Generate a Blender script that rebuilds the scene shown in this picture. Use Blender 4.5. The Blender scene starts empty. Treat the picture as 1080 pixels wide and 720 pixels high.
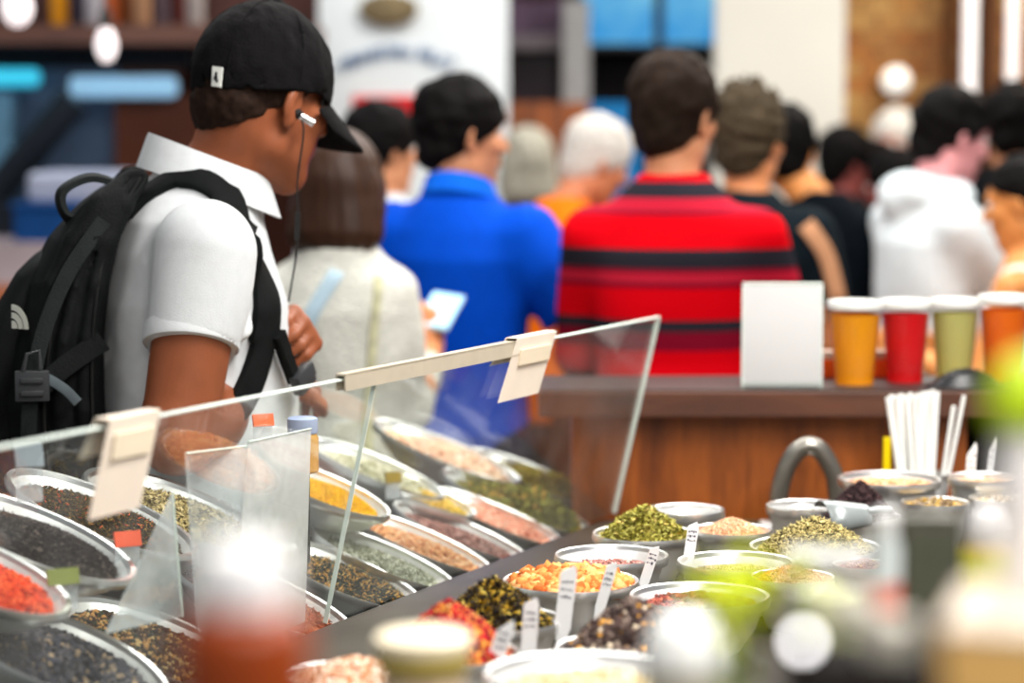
import bpy, bmesh, math, random
import numpy as np
from mathutils import Vector, Matrix
from mathutils.bvhtree import BVHTree
random.seed(7); rng = np.random.default_rng(7)
C = bpy.context.scene
COL = C.collection
PI = math.pi
R = math.radians

# ------------------------------------------------------------------ camera, world, lamps, exposure
F = 2550.0                       # 85 mm lens on a 36 mm sensor, in pixels of the 1080x720 frame
CAMZ = 1.57
TH = math.atan(230 / F)
cam_d = bpy.data.cameras.new('camera'); cam = bpy.data.objects.new('camera', cam_d); COL.objects.link(cam)
cam_d.lens = 85; cam_d.sensor_width = 36
cam.location = (0, 0, CAMZ); cam.rotation_euler = (PI / 2 - TH, 0, 0)
cam_d.clip_start = 0.05; cam_d.clip_end = 60
cam_d.dof.use_dof = True; cam_d.dof.focus_distance = 3.42; cam_d.dof.aperture_fstop = 2.0
C.camera = cam
C.view_settings.view_transform = 'Standard'; C.view_settings.look = 'None'
C.view_settings.gamma = 1.0; C.view_settings.use_curve_mapping = False
C.view_settings.exposure = -0.45
w = bpy.data.worlds.new('world'); C.world = w; w.use_nodes = True
w.node_tree.nodes['Background'].inputs[0].default_value = (0.92, 0.95, 1.0, 1)
w.node_tree.nodes['Background'].inputs[1].default_value = 0.34

def ceiling_and_fill_lamp(x, y, z, sx, sy, power, col=(1, 0.97, 0.92)):
    l = bpy.data.lights.new('ceiling_and_fill_light', 'AREA'); l.shape = 'RECTANGLE'; l.size = sx; l.size_y = sy
    l.energy = power; l.color = col
    o = bpy.data.objects.new('ceiling_and_fill_light', l); COL.objects.link(o); o.location = (x, y, z)
    return o
ceiling_and_fill_lamp(0.9, 2.9, 3.0, 0.5, 1.6, 150)
ceiling_and_fill_lamp(-1.1, 2.3, 3.0, 0.5, 1.4, 22)
ceiling_and_fill_lamp(0.25, 0.35, 2.7, 0.9, 0.5, 46)  # fill lamp added near the camera to brighten the front faces of near things
ceiling_and_fill_lamp(1.3, 1.2, 3.0, 0.4, 1.2, 85)
ceiling_and_fill_lamp(-0.4, 5.0, 3.1, 2.2, 0.4, 75)
ceiling_and_fill_lamp(1.6, 5.6, 3.1, 1.8, 0.4, 75)
ceiling_and_fill_lamp(-2.2, 7.2, 3.3, 1.6, 0.5, 30, (0.85, 0.93, 1))
ceiling_and_fill_lamp(0.6, 7.4, 3.3, 2.4, 0.5, 90)
ceiling_and_fill_lamp(2.6, 8.2, 3.3, 1.4, 0.5, 85, (1, 0.9, 0.75))

def ray(px, py):
    return Vector(((px - 540) / F, math.cos(TH) + (360 - py) / F * math.sin(TH), -math.sin(TH) + (360 - py) / F * math.cos(TH)))
def P(px, py, Y):                 # the point at distance Y in front of the camera seen at a pixel
    d = ray(px, py); return Vector((0, 0, CAMZ)) + d * (Y / d.y)
def GZ(px, py, z):                # the point at height z seen at a pixel
    d = ray(px, py); return Vector((0, 0, CAMZ)) + d * ((z - CAMZ) / d.z)

# ------------------------------------------------------------------ materials
MATS = {}
def mat(name, col, rough=0.6, metal=0.0, noise=0.12, scale=30.0, bump=0.0, bscale=200.0, emit=0.0, spec=0.3, trans=0.0, ior=1.45, coat=0.0, stretch=None):
    if name in MATS: return MATS[name]
    m = bpy.data.materials.new(name); m.use_nodes = True; nt = m.node_tree; b = nt.nodes['Principled BSDF']
    b.inputs['Roughness'].default_value = rough; b.inputs['Metallic'].default_value = metal
    if rough >= .55 and spec == 0.3: spec = .07
    b.inputs['Specular IOR Level'].default_value = spec; b.inputs['IOR'].default_value = ior
    b.inputs['Transmission Weight'].default_value = trans; b.inputs['Coat Weight'].default_value = coat
    tc = nt.nodes.new('ShaderNodeTexCoord'); src = tc.outputs['Object']
    if stretch:
        mp = nt.nodes.new('ShaderNodeMapping'); mp.inputs['Scale'].default_value = stretch
        nt.links.new(src, mp.inputs['Vector']); src = mp.outputs[0]
    c = Vector(col[:3])
    if noise > 0:
        n = nt.nodes.new('ShaderNodeTexNoise'); n.inputs['Scale'].default_value = scale; n.inputs['Detail'].default_value = 4
        nt.links.new(src, n.inputs['Vector'])
        r = nt.nodes.new('ShaderNodeValToRGB'); nt.links.new(n.outputs['Fac'], r.inputs[0])
        r.color_ramp.elements[0].position = 0.3; r.color_ramp.elements[1].position = 0.7
        r.color_ramp.elements[0].color = (*[max(0, v * (1 - noise)) for v in c], 1)
        r.color_ramp.elements[1].color = (*[min(1, v * (1 + noise)) for v in c], 1)
        nt.links.new(r.outputs[0], b.inputs['Base Color'])
    else:
        b.inputs['Base Color'].default_value = (*c, 1)
    if bump > 0:
        n2 = nt.nodes.new('ShaderNodeTexNoise'); n2.inputs['Scale'].default_value = bscale; n2.inputs['Detail'].default_value = 3
        nt.links.new(src, n2.inputs['Vector'])
        bp = nt.nodes.new('ShaderNodeBump'); bp.inputs['Strength'].default_value = bump; bp.inputs['Distance'].default_value = 0.01
        nt.links.new(n2.outputs['Fac'], bp.inputs['Height']); nt.links.new(bp.outputs[0], b.inputs['Normal'])
    if emit > 0:
        b.inputs['Emission Color'].default_value = (*c, 1); b.inputs['Emission Strength'].default_value = emit
    MATS[name] = m; return m
def S(r, g, b):                   # sRGB 0-255 to linear
    f = lambda v: (v / 255 / 12.92) if v <= 10 else ((v / 255 + 0.055) / 1.055) ** 2.4
    return (f(r), f(g), f(b))

def wood_mat(name, dark, light, axis='Z', scale=6):
    m = bpy.data.materials.new(name); m.use_nodes = True; nt = m.node_tree; b = nt.nodes['Principled BSDF']
    tc = nt.nodes.new('ShaderNodeTexCoord'); mp = nt.nodes.new('ShaderNodeMapping')
    mp.inputs['Scale'].default_value = (scale, scale, scale * 0.12) if axis == 'Z' else (scale * 0.12, scale, scale)
    n = nt.nodes.new('ShaderNodeTexNoise'); n.inputs['Scale'].default_value = 3; n.inputs['Detail'].default_value = 6; n.inputs['Distortion'].default_value = 0.8
    n2 = nt.nodes.new('ShaderNodeTexNoise'); n2.inputs['Scale'].default_value = 28; n2.inputs['Detail'].default_value = 2
    mx = nt.nodes.new('ShaderNodeMath'); mx.operation = 'MULTIPLY_ADD'; mx.inputs[1].default_value = 0.35
    r = nt.nodes.new('ShaderNodeValToRGB'); r.color_ramp.elements[0].position = 0.35; r.color_ramp.elements[1].position = 0.9
    r.color_ramp.elements[0].color = (*dark, 1); r.color_ramp.elements[1].color = (*light, 1)
    L = nt.links.new
    L(tc.outputs['Object'], mp.inputs[0]); L(mp.outputs[0], n.inputs['Vector']); L(mp.outputs[0], n2.inputs['Vector'])
    L(n2.outputs['Fac'], mx.inputs[0]); L(n.outputs['Fac'], mx.inputs[2]); L(mx.outputs[0], r.inputs[0]); L(r.outputs[0], b.inputs['Base Color'])
    b.inputs['Roughness'].default_value = 0.45
    MATS[name] = m; return m

def acrylic_mat(name, tint=(0.96, 0.985, 0.97), haze=0.03, ior=1.5, hazecol=(0.8, 0.82, 0.85), glow=0.0):
    m = bpy.data.materials.new(name); m.use_nodes = True; nt = m.node_tree; nt.nodes.clear(); N = nt.nodes.new; L = nt.links.new
    out = N('ShaderNodeOutputMaterial'); tr = N('ShaderNodeBsdfTransparent'); gl = N('ShaderNodeBsdfGlossy'); df = N('ShaderNodeBsdfDiffuse')
    tr.inputs[0].default_value = (*tint, 1); gl.inputs['Roughness'].default_value = 0.02; df.inputs[0].default_value = (*hazecol, 1)
    fr = N('ShaderNodeFresnel'); ge = N('ShaderNodeNewGeometry'); mi_ = N('ShaderNodeMapRange'); mi_.inputs[3].default_value = ior; mi_.inputs[4].default_value = 1 / ior; L(ge.outputs['Backfacing'], mi_.inputs[0]); L(mi_.outputs[0], fr.inputs['IOR'])
    m1 = N('ShaderNodeMixShader'); m2 = N('ShaderNodeMixShader'); m3 = N('ShaderNodeMixShader'); tl_ = N('ShaderNodeBsdfTranslucent'); tl_.inputs[0].default_value = (*hazecol, 1); m3.inputs[0].default_value = glow; L(df.outputs[0], m3.inputs[1]); L(tl_.outputs[0], m3.inputs[2])
    tc = N('ShaderNodeTexCoord'); n = N('ShaderNodeTexNoise'); n.inputs['Scale'].default_value = 9; n.inputs['Detail'].default_value = 8
    r = N('ShaderNodeMapRange'); r.inputs[1].default_value = 0.35; r.inputs[2].default_value = 0.75; r.inputs[3].default_value = haze * 0.4; r.inputs[4].default_value = haze * 1.8
    L(tc.outputs['Object'], n.inputs['Vector']); L(n.outputs['Fac'], r.inputs[0])
    L(r.outputs[0], m1.inputs[0]); L(tr.outputs[0], m1.inputs[1]); L(m3.outputs[0], m1.inputs[2])
    L(fr.outputs[0], m2.inputs[0]); L(m1.outputs[0], m2.inputs[1]); L(gl.outputs[0], m2.inputs[2]); L(m2.outputs[0], out.inputs[0])
    MATS[name] = m; return m

# ------------------------------------------------------------------ object helpers
def tag(o, label=None, cat=None, group=None, kind=None):
    if label: o['label'] = label
    if cat: o['category'] = cat
    if group: o['group'] = group
    if kind: o['kind'] = kind
    return o
def empty(name, loc=(0, 0, 0), rz=0.0):
    o = bpy.data.objects.new(name, None); COL.objects.link(o); o.location = loc; o.rotation_euler = (0, 0, rz); o.empty_display_size = 0.05
    return o
def mesh_obj(name, verts, faces, mats, parent=None, smooth=False, mi=None, M=None):
    me = bpy.data.meshes.new(name)
    if M is not None: verts = [M @ Vector(v) for v in verts]
    me.from_pydata([tuple(v) for v in verts], [], [tuple(f) for f in faces])
    ms = mats if isinstance(mats, (list, tuple)) else [mats]
    for m in ms: me.materials.append(m)
    if mi is not None: me.polygons.foreach_set('material_index', list(mi))
    if smooth: me.polygons.foreach_set('use_smooth', [True] * len(me.polygons))
    me.update()
    o = bpy.data.objects.new(name, me); COL.objects.link(o)
    if parent: o.parent = parent
    return o
class MB:
    """collects shapes that make up one mesh"""
    def __init__(s): s.v = []; s.f = []; s.m = []; s.cur = 0
    def add(s, vs, fs, M=None):
        n = len(s.v); s.v += [(M @ Vector(v)) if M is not None else Vector(v) for v in vs]
        s.f += [tuple(i + n for i in f) for f in fs]; s.m += [s.cur] * len(fs); return s
    def box(s, lo, hi, M=None, bev=0.0):
        (x0, y0, z0), (x1, y1, z1) = lo, hi
        if bev <= 0:
            vs = [(x0, y0, z0), (x1, y0, z0), (x1, y1, z0), (x0, y1, z0), (x0, y0, z1), (x1, y0, z1), (x1, y1, z1), (x0, y1, z1)]
            return s.add(vs, [(0, 3, 2, 1), (4, 5, 6, 7), (0, 1, 5, 4), (1, 2, 6, 5), (2, 3, 7, 6), (3, 0, 4, 7)], M)
        bm = bmesh.new(); bmesh.ops.create_cube(bm, size=1)
        for v in bm.verts: v.co = Vector((x0 + (v.co.x + .5) * (x1 - x0), y0 + (v.co.y + .5) * (y1 - y0), z0 + (v.co.z + .5) * (z1 - z0)))
        bmesh.ops.bevel(bm, geom=bm.edges[:], offset=bev, segments=2, affect='EDGES', profile=0.6)
        bm.verts.index_update(); vs = [v.co.copy() for v in bm.verts]; fs = [[v.index for v in f.verts] for f in bm.faces]; bm.free()
        return s.add(vs, fs, M)
    def lathe(s, prof, n=32, M=None, sx=1.0, sy=1.0, close=True):
        vs = []; fs = []
        for (r, z) in prof:
            for k in range(n):
                a = 2 * PI * k / n; vs.append((r * math.cos(a) * sx, r * math.sin(a) * sy, z))
        for i in range(len(prof) - 1):
            for k in range(n):
                k2 = (k + 1) % n; fs.append((i * n + k, i * n + k2, (i + 1) * n + k2, (i + 1) * n + k))
        if close:
            fs.append(tuple(reversed(range(n)))); fs.append(tuple((len(prof) - 1) * n + k for k in range(n)))
        return s.add(vs, fs, M)
    def tube(s, pts, r, n=10, M=None):
        pts = [Vector(p) for p in pts]; rs = r if isinstance(r, (list, tuple)) else [r] * len(pts)
        vs = []; fs = []; up = Vector((0.13, 0.21, 0.97))
        for i, p in enumerate(pts):
            t = (pts[min(i + 1, len(pts) - 1)] - pts[max(i - 1, 0)]).normalized()
            a = t.cross(up)
            if a.length < 0.05: a = t.cross(Vector((1, 0, 0)))
            a.normalize(); b = t.cross(a); 
            for k in range(n):
                q = 2 * PI * k / n; vs.append(p + (a * math.cos(q) + b * math.sin(q)) * rs[i])
        for i in range(len(pts) - 1):
            for k in range(n):
                k2 = (k + 1) % n; fs.append((i * n + k, i * n + k2, (i + 1) * n + k2, (i + 1) * n + k))
        fs.append(tuple(range(n))); fs.append(tuple((len(pts) - 1) * n + k for k in reversed(range(n))))
        return s.add(vs, fs, M)
    def ball(s, c, r, n=16, M=None):
        rr = r if isinstance(r, (list, tuple)) else (r, r, r)
        vs = [(c[0], c[1], c[2] - rr[2])]; fs = []; m = n // 2
        for i in range(1, m):
            t = PI * i / m
            for k in range(n):
                a = 2 * PI * k / n; vs.append((c[0] + rr[0] * math.sin(t) * math.cos(a), c[1] + rr[1] * math.sin(t) * math.sin(a), c[2] - rr[2] * math.cos(t)))
        vs.append((c[0], c[1], c[2] + rr[2])); last = len(vs) - 1
        for k in range(n): fs.append((0, 1 + (k + 1) % n, 1 + k))
        for i in range(m - 2):
            for k in range(n):
                k2 = (k + 1) % n; fs.append((1 + i * n + k, 1 + i * n + k2, 1 + (i + 1) * n + k2, 1 + (i + 1) * n + k))
        b0 = 1 + (m - 2) * n
        for k in range(n): fs.append((b0 + k, b0 + (k + 1) % n, last))
        return s.add(vs, fs, M)
    def ribbon(s, pts, nrm, width, th, M=None):
        """flat strap along pts; nrm = outward normal at each point"""
        vs = []; fs = []; n = len(pts)
        for i, p in enumerate(pts):
            t = (pts[min(i + 1, n - 1)] - pts[max(i - 1, 0)]).normalized(); nn = nrm[i].normalized(); b = t.cross(nn).normalized()
            ww = width[i] if isinstance(width, (list, tuple)) else width
            for (u, v) in ((-.5, 0), (-.5, 1), (-.38, 1.25), (.38, 1.25), (.5, 1), (.5, 0)): vs.append(p + b * (ww * u) + nn * (th * v))
        for i in range(n - 1):
            for k in range(6):
                k2 = (k + 1) % 6; fs.append((i * 6 + k, i * 6 + k2, (i + 1) * 6 + k2, (i + 1) * 6 + k))
        fs.append(tuple(range(6))); fs.append(tuple((n - 1) * 6 + k for k in reversed(range(6))))
        return s.add(vs, fs, M)
    def build(s, name, mats, parent=None, smooth=False, bevel=0.0):
        o = mesh_obj(name, s.v, s.f, mats, parent, smooth, s.m)
        bm = bmesh.new(); bm.from_mesh(o.data); bmesh.ops.recalc_face_normals(bm, faces=bm.faces[:]); bm.to_mesh(o.data); bm.free()
        if smooth:
            try: o.data.set_sharp_from_angle(angle=R(40))
            except Exception: pass
        if bevel > 0:
            md = o.modifiers.new('bevel', 'BEVEL'); md.width = bevel; md.segments = 2; md.limit_method = 'ANGLE'
        return o
def spline(pts, n=8):
    """Catmull-Rom through the points"""
    pts = [Vector(p) for p in pts]; out = []
    for i in range(len(pts) - 1):
        p0 = pts[max(i - 1, 0)]; p1 = pts[i]; p2 = pts[i + 1]; p3 = pts[min(i + 2, len(pts) - 1)]
        for k in range(n):
            t = k / n
            out.append(0.5 * ((2 * p1) + (p2 - p0) * t + (2 * p0 - 5 * p1 + 4 * p2 - p3) * t * t + (3 * p1 - p0 - 3 * p2 + p3) * t ** 3))
    out.append(pts[-1]); return out

# ------------------------------------------------------------------ smooth solids (signed distance fields meshed by surface nets)
def smin(a, b, k):
    if k <= 0: return np.minimum(a, b)
    h = np.clip(0.5 + 0.5 * (b - a) / k, 0, 1); return b * (1 - h) + a * h - k * h * (1 - h)
class SDF:
    def __init__(s, lo, hi, h):
        s.h = h; s.lo = np.array(lo, float); n = np.ceil((np.array(hi, float) - s.lo) / h).astype(int) + 1
        s.n = n; s.ax = [(s.lo[i] + h * np.arange(n[i])).astype(np.float32) for i in range(3)]
        s.f = np.full(tuple(n), 0.12, np.float32)
    def _reg(s, lo, hi, m):
        sl = []
        for i in range(3):
            a = max(0, int((lo[i] - m - s.lo[i]) / s.h)); b = min(s.n[i], int((hi[i] + m - s.lo[i]) / s.h) + 2)
            if b <= a: return None
            sl.append(slice(a, b))
        return tuple(sl)
    def grid(s, sl, Minv=None):
        X = s.ax[0][sl[0]][:, None, None]; Y = s.ax[1][sl[1]][None, :, None]; Z = s.ax[2][sl[2]][None, None, :]
        if Minv is None: return X, Y, Z
        m = [[float(Minv[i][j]) for j in range(4)] for i in range(3)]
        return tuple((m[i][0] * X + m[i][1] * Y + m[i][2] * Z + m[i][3]) for i in range(3))
    def put(s, fn, lo, hi, k=0.02, M=None, op='add'):
        if M is not None:
            cs = [M @ Vector((a, b, c)) for a in (lo[0], hi[0]) for b in (lo[1], hi[1]) for c in (lo[2], hi[2])]
            lo = [min(c[i] for c in cs) for i in range(3)]; hi = [max(c[i] for c in cs) for i in range(3)]
        sl = s._reg(lo, hi, k + 3 * s.h)
        if sl is None: return s
        d = fn(*s.grid(sl, M.inverted() if M is not None else None)).astype(np.float32)
        if op == 'add': s.f[sl] = smin(s.f[sl], d, k)
        elif op == 'cut': s.f[sl] = -smin(-s.f[sl], d, k)
        return s
    def cone(s, a, b, ra, rb, k=0.02, M=None, flat=False, op='add', cn=None):
        a = Vector(a); b = Vector(b); ab = b - a; L2 = max(ab.length_squared, 1e-9); L = math.sqrt(L2)
        def fn(X, Y, Z):
            t = ((X - a.x) * ab.x + (Y - a.y) * ab.y + (Z - a.z) * ab.z) / L2
            tc = np.clip(t, 0, 1)
            d = np.sqrt((X - a.x - tc * ab.x) ** 2 + (Y - a.y - tc * ab.y) ** 2 + (Z - a.z - tc * ab.z) ** 2) - (ra + (rb - ra) * tc)
            if flat and cn is not None: d = np.maximum(d, (X - b.x) * cn[0] + (Y - b.y) * cn[1] + (Z - b.z) * cn[2])
            elif flat: d = np.maximum(d, (t - 1) * L)
            return d
        m = max(ra, rb)
        return s.put(fn, [min(a[i], b[i]) - m for i in range(3)], [max(a[i], b[i]) + m for i in range(3)], k, M, op)
    def ell(s, c, r, k=0.02, M=None, op='add', clip=None):
        def fn(X, Y, Z):
            x, y, z = X - c[0], Y - c[1], Z - c[2]
            k0 = np.sqrt((x / r[0]) ** 2 + (y / r[1]) ** 2 + (z / r[2]) ** 2)
            k1 = np.sqrt((x / r[0] ** 2) ** 2 + (y / r[1] ** 2) ** 2 + (z / r[2] ** 2) ** 2)
            d = k0 * (k0 - 1) / np.maximum(k1, 1e-6)
            if clip: d = np.maximum(d, clip(X, Y, Z))
            return d
        return s.put(fn, [c[i] - r[i] for i in range(3)], [c[i] + r[i] for i in range(3)], k, M, op)
    def loft(s, rows, k=0.02, M=None, off=0.0, pw=2.0, cap=0.02, op='add'):
        """rows: z, half width x, half depth y, centre y"""
        rows = np.array(rows, float); z = rows[:, 0]
        def fn(X, Y, Z):
            zz = np.clip(Z, z[0], z[-1]); a = np.interp(zz, z, rows[:, 1]) + off; b = np.interp(zz, z, rows[:, 2]) + off; cy = np.interp(zz, z, rows[:, 3])
            if pw == 2.0: q = np.sqrt((X / a) ** 2 + ((Y - cy) / b) ** 2)
            else: q = (np.abs(X / a) ** pw + np.abs((Y - cy) / b) ** pw) ** (1 / pw)
            d = (q - 1) * np.minimum(a, b)
            dz = np.maximum(z[0] - Z, Z - z[-1]) - off
            return -smin(-d, -dz, cap)
        A = rows[:, 1].max() + abs(off); 
        lo = (-A, (rows[:, 3] - rows[:, 2]).min() - abs(off), z[0] - abs(off)); hi = (A, (rows[:, 3] + rows[:, 2]).max() + abs(off), z[-1] + abs(off))
        return s.put(fn, lo, hi, k, M, op)
    def noise(s, amp, freq, seed=0, aniso=(1, 1, 1), n=7):
        g = np.random.default_rng(seed); X, Y, Z = s.grid((slice(None),) * 3); acc = 0
        near = np.abs(s.f) < 0.1
        for i in range(n):
            d = g.normal(size=3); d /= np.linalg.norm(d); fr = freq * g.uniform(0.6, 1.6); ph = g.uniform(0, 6.28)
            acc = acc + np.sin(fr * (d[0] * aniso[0] * X + d[1] * aniso[1] * Y + d[2] * aniso[2] * Z) + ph)
        s.f = np.where(near, s.f + amp * (acc / math.sqrt(n)), s.f).astype(np.float32); return s
    def build(s, name, mats, parent=None, pick=None):
        f = s.f; h = s.h; sg = f < 0; nx, ny, nz = f.shape
        cnt = np.zeros((nx - 1, ny - 1, nz - 1), np.int8)
        for i in (0, 1):
            for j in (0, 1):
                for k in (0, 1): cnt += sg[i:nx - 1 + i, j:ny - 1 + j, k:nz - 1 + k]
        act = (cnt > 0) & (cnt < 8); idx = np.argwhere(act); vid = np.full(cnt.shape, -1, np.int64); vid[act] = np.arange(len(idx))
        acc = np.zeros((len(idx), 3)); num = np.zeros(len(idx))
        I = idx
        for (c0, c1) in [((0,0,0),(1,0,0)),((0,1,0),(1,1,0)),((0,0,1),(1,0,1)),((0,1,1),(1,1,1)),((0,0,0),(0,1,0)),((1,0,0),(1,1,0)),((0,0,1),(0,1,1)),((1,0,1),(1,1,1)),((0,0,0),(0,0,1)),((1,0,0),(1,0,1)),((0,1,0),(0,1,1)),((1,1,0),(1,1,1))]:
            A = I + np.array(c0); B = I + np.array(c1); fa = f[A[:, 0], A[:, 1], A[:, 2]]; fb = f[B[:, 0], B[:, 1], B[:, 2]]
            m = (fa < 0) != (fb < 0); t = np.where(m, fa / np.where(m, fa - fb, 1), 0)[:, None]
            acc += np.where(m[:, None], np.array(c0) + t * (np.array(c1) - np.array(c0)), 0); num += m
        V = (I + acc / num[:, None]) * h + s.lo
        quads = []
        for ax in range(3):
            sl0 = [slice(None)] * 3; sl1 = [slice(None)] * 3; sl0[ax] = slice(0, -1); sl1[ax] = slice(1, None)
            ed = sg[tuple(sl0)] != sg[tuple(sl1)]; E = np.argwhere(ed); o1, o2 = [(1, 2), (2, 0), (0, 1)][ax]
            ok = (E[:, o1] > 0) & (E[:, o2] > 0) & (E[:, o1] < f.shape[o1] - 1) & (E[:, o2] < f.shape[o2] - 1); E = E[ok]
            def cell(d1, d2):
                Q = E.copy(); Q[:, o1] -= d1; Q[:, o2] -= d2; return vid[Q[:, 0], Q[:, 1], Q[:, 2]]
            q = np.stack([cell(1, 1), cell(0, 1), cell(0, 0), cell(1, 0)], 1)
            inside = sg[E[:, 0], E[:, 1], E[:, 2]]; q[~inside] = q[~inside][:, ::-1]; quads.append(q)
        Q = np.concatenate(quads); Q = Q[(Q >= 0).all(1)]
        me = bpy.data.meshes.new(name); me.vertices.add(len(V)); me.vertices.foreach_set('co', V.astype(np.float32).ravel())
        me.loops.add(len(Q) * 4); me.loops.foreach_set('vertex_index', Q.astype(np.int32).ravel())
        me.polygons.add(len(Q)); me.polygons.foreach_set('loop_start', (np.arange(len(Q)) * 4).astype(np.int32)); me.polygons.foreach_set('loop_total', np.full(len(Q), 4, np.int32))
        ms = mats if isinstance(mats, (list, tuple)) else [mats]
        for m in ms: me.materials.append(m)
        if pick is not None:
            me.polygons.foreach_set('material_index', pick(V[Q].mean(1)).astype(np.int32))
        me.polygons.foreach_set('use_smooth', np.ones(len(Q), bool))
        me.update(calc_edges=True); me.validate()
        o = bpy.data.objects.new(name, me); COL.objects.link(o)
        if parent: o.parent = parent
        return o
# ------------------------------------------------------------------ people
TORSO = [(.80, .160, .118, -.005), (.90, .172, .128, -.01), (1.0, .163, .122, .0), (1.08, .158, .118, .005), (1.2, .172, .125, .0), (1.32, .184, .125, -.005), (1.39, .160, .105, -.008), (1.43, .122, .092, -.008), (1.46, .096, .080, -.008), (1.485, .07, .066, -.005)]
def add_hand(s, wrist, d, n, side, curl=0.5, M=None, r=1.0):
    """palm, four fingers of different lengths and a thumb; d = towards the fingers, n = palm normal, side = +1 thumb along d x n"""
    w = Vector(wrist); d = Vector(d).normalized(); n = Vector(n); n = (n - d * n.dot(d)).normalized(); t = d.cross(n).normalized() * side
    offs = (.030, .010, -.010, -.029); lens = (.95, 1.06, .98, .78)
    for i in range(4):
        kn = w + d * (.086 - .006 * abs(i - 1)) + t * offs[i] - n * .002
        s.cone(w + d * .012 + t * offs[i] * .55, kn, .0165, .0125, .012, M)
        p = kn; a = 0.0
        for j, sl in enumerate((.043, .027, .021)):
            a += curl * (1.0, 1.05, .7)[j] * (1 + .08 * i)
            q = p + (d * math.cos(a) + n * math.sin(a) + t * offs[i] * (1.2 if j == 0 else 0)).normalized() * sl * lens[i]
            s.cone(p, q, .0102 - .0012 * j, .0094 - .0012 * j, .004, M); p = q
    b = w + d * .022 + t * .026
    q = b + (t * .75 + d * .6 + n * .35).normalized() * .042; q2 = q + (d * .85 + n * .45 + t * .15).normalized() * .032; q3 = q2 + (d * .8 + n * .6 - t * .1).normalized() * .026
    s.cone(b, q, .0165, .0135, .012, M); s.cone(q, q2, .0128, .0108, .004, M); s.cone(q2, q3, .0108, .0088, .003, M)
def head_matrix(hc, yaw=0, pitch=0, roll=0):
    return Matrix.Translation(hc) @ Matrix.Rotation(R(yaw), 4, 'Z') @ Matrix.Rotation(R(-pitch), 4, 'X') @ Matrix.Rotation(R(roll), 4, 'Y')
def add_head(s, M, k=.018):
    s.ell((0, -.012, .032), (.076, .098, .090), k, M)
    s.ell((0, .03, -.045), (.060, .066, .078), .03, M)
    s.ell((0, -.045, -.03), (.060, .055, .06), .03, M)
    s.cone((-.045, -.005, -.075), (0, .062, -.108), .022, .022, .025, M); s.cone((.045, -.005, -.075), (0, .062, -.108), .022, .022, .025, M)
    s.ell((0, .077, .028), (.050, .020, .013), .018, M)
    for sx in (-1, 1):
        s.ell((sx * .042, .063, -.022), (.022, .022, .02), .02, M)
        s.ell((sx * .031, .099, .006), (.017, .013, .011), .01, M, 'cut')
    s.cone((0, .090, .012), (0, .112, -.028), .009, .013, .012, M)
    s.ell((-.012, .100, -.032), (.009, .010, .008), .006, M); s.ell((.012, .100, -.032), (.009, .010, .008), .006, M)
    s.ell((0, .092, -.060), (.024, .011, .006), .005, M); s.ell((0, .091, -.070), (.021, .011, .007), .005, M)
    for sx in (-1, 1):
        E = M @ Matrix.Translation((sx * .079, -.004, -.012)) @ Matrix.Rotation(R(-14), 4, 'X') @ Matrix.Rotation(R(sx * 22), 4, 'Z')
        s.ell((0, 0, .004), (.0095, .021, .031), .006, E); s.ell((0, .004, -.024), (.008, .011, .013), .006, E)
        s.ell((sx * .010, .004, .006), (.007, .012, .019), .004, E, 'cut')
def eyes(M, parent, mw, md):
    for sx in (-1, 1):
        c = M @ Vector((sx * .031, .083, .004)); b = MB(); b.ball(c, .0125, 12); f = M @ Vector((sx * .031, .0915, .004)); b.cur = 1; b.ball(f, .0055, 8)
        b.build('eye', [mw, md], parent, True)

SKIN = {}
def skin(key, col): return mat('skin_' + key, col, 0.42, noise=.10, scale=25, bump=.05, bscale=300)
EYEW = mat('eye_white', (.75, .72, .68), .3, noise=0); EYED = mat('eye_dark', (.02, .015, .01), .2, noise=0)

def hair_style(s, M, style, seed):
    cut = lambda a, b: (lambda X, Y, Z: -(Z - (a + b * (Y + .1))))        # keeps what lies above a slanted hairline
    if style in ('short', 'spiky', 'thin'):
        t = .018
        s.ell((0, -.014, .036), (.076 + t, .098 + t, .090 + t), .01, M, clip=cut(-.115, .78))
        s.ell((0, -.022, .070), (.078, .098, .070), .02, M, clip=cut(-.115, .78))
        s.ell((0, -.052, -.035), (.070, .064, .072), .02, M, clip=cut(-.115, .78))
        if style == 'spiky':
            g = np.random.default_rng(seed)
            for i in range(70):
                a = g.uniform(0, 2 * PI); e = g.uniform(.35, 1.45); v = Vector((math.cos(a) * math.cos(e) * .088, math.sin(a) * math.cos(e) * .11 - .014, math.sin(e) * .102 + .036))
                s.cone(v, v * 1.10 + Vector((0, 0, .014)), .012, .004, .008, M)
        s.noise(.0030, 120, seed); s.noise(.0014, 300, seed + 1)
    elif style == 'bob':
        s.ell((0, -.020, .034), (.096, .116, .106), .02, M, clip=lambda X, Y, Z: -(Z - (-.06 + 1.2 * (Y - .0))))
        s.loft([(-.155, .092, .055, -.05), (-.11, .113, .085, -.04), (-.05, .114, .100, -.028), (.02, .104, .107, -.022)], .03, M, cap=.03)
        s.ell((0, .105, -.07), (.062, .07, .11), .015, M, 'cut')
        s.noise(.0022, 150, seed, (1, 1, .12))
    elif style == 'full':
        s.ell((0, -.022, .040), (.098, .118, .104), .02, M, clip=cut(-.10, .82))
        s.ell((0, -.06, -.03), (.078, .065, .07), .02, M, clip=cut(-.11, .82))
        s.noise(.006, 75, seed)
    elif style == 'bun':
        s.ell((0, -.016, .036), (.088, .110, .102), .01, M, clip=cut(-.075, .80))
        s.ell((0, -.125, .04), (.045, .04, .045), .015, M)
        s.noise(.0025, 150, seed)

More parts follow.
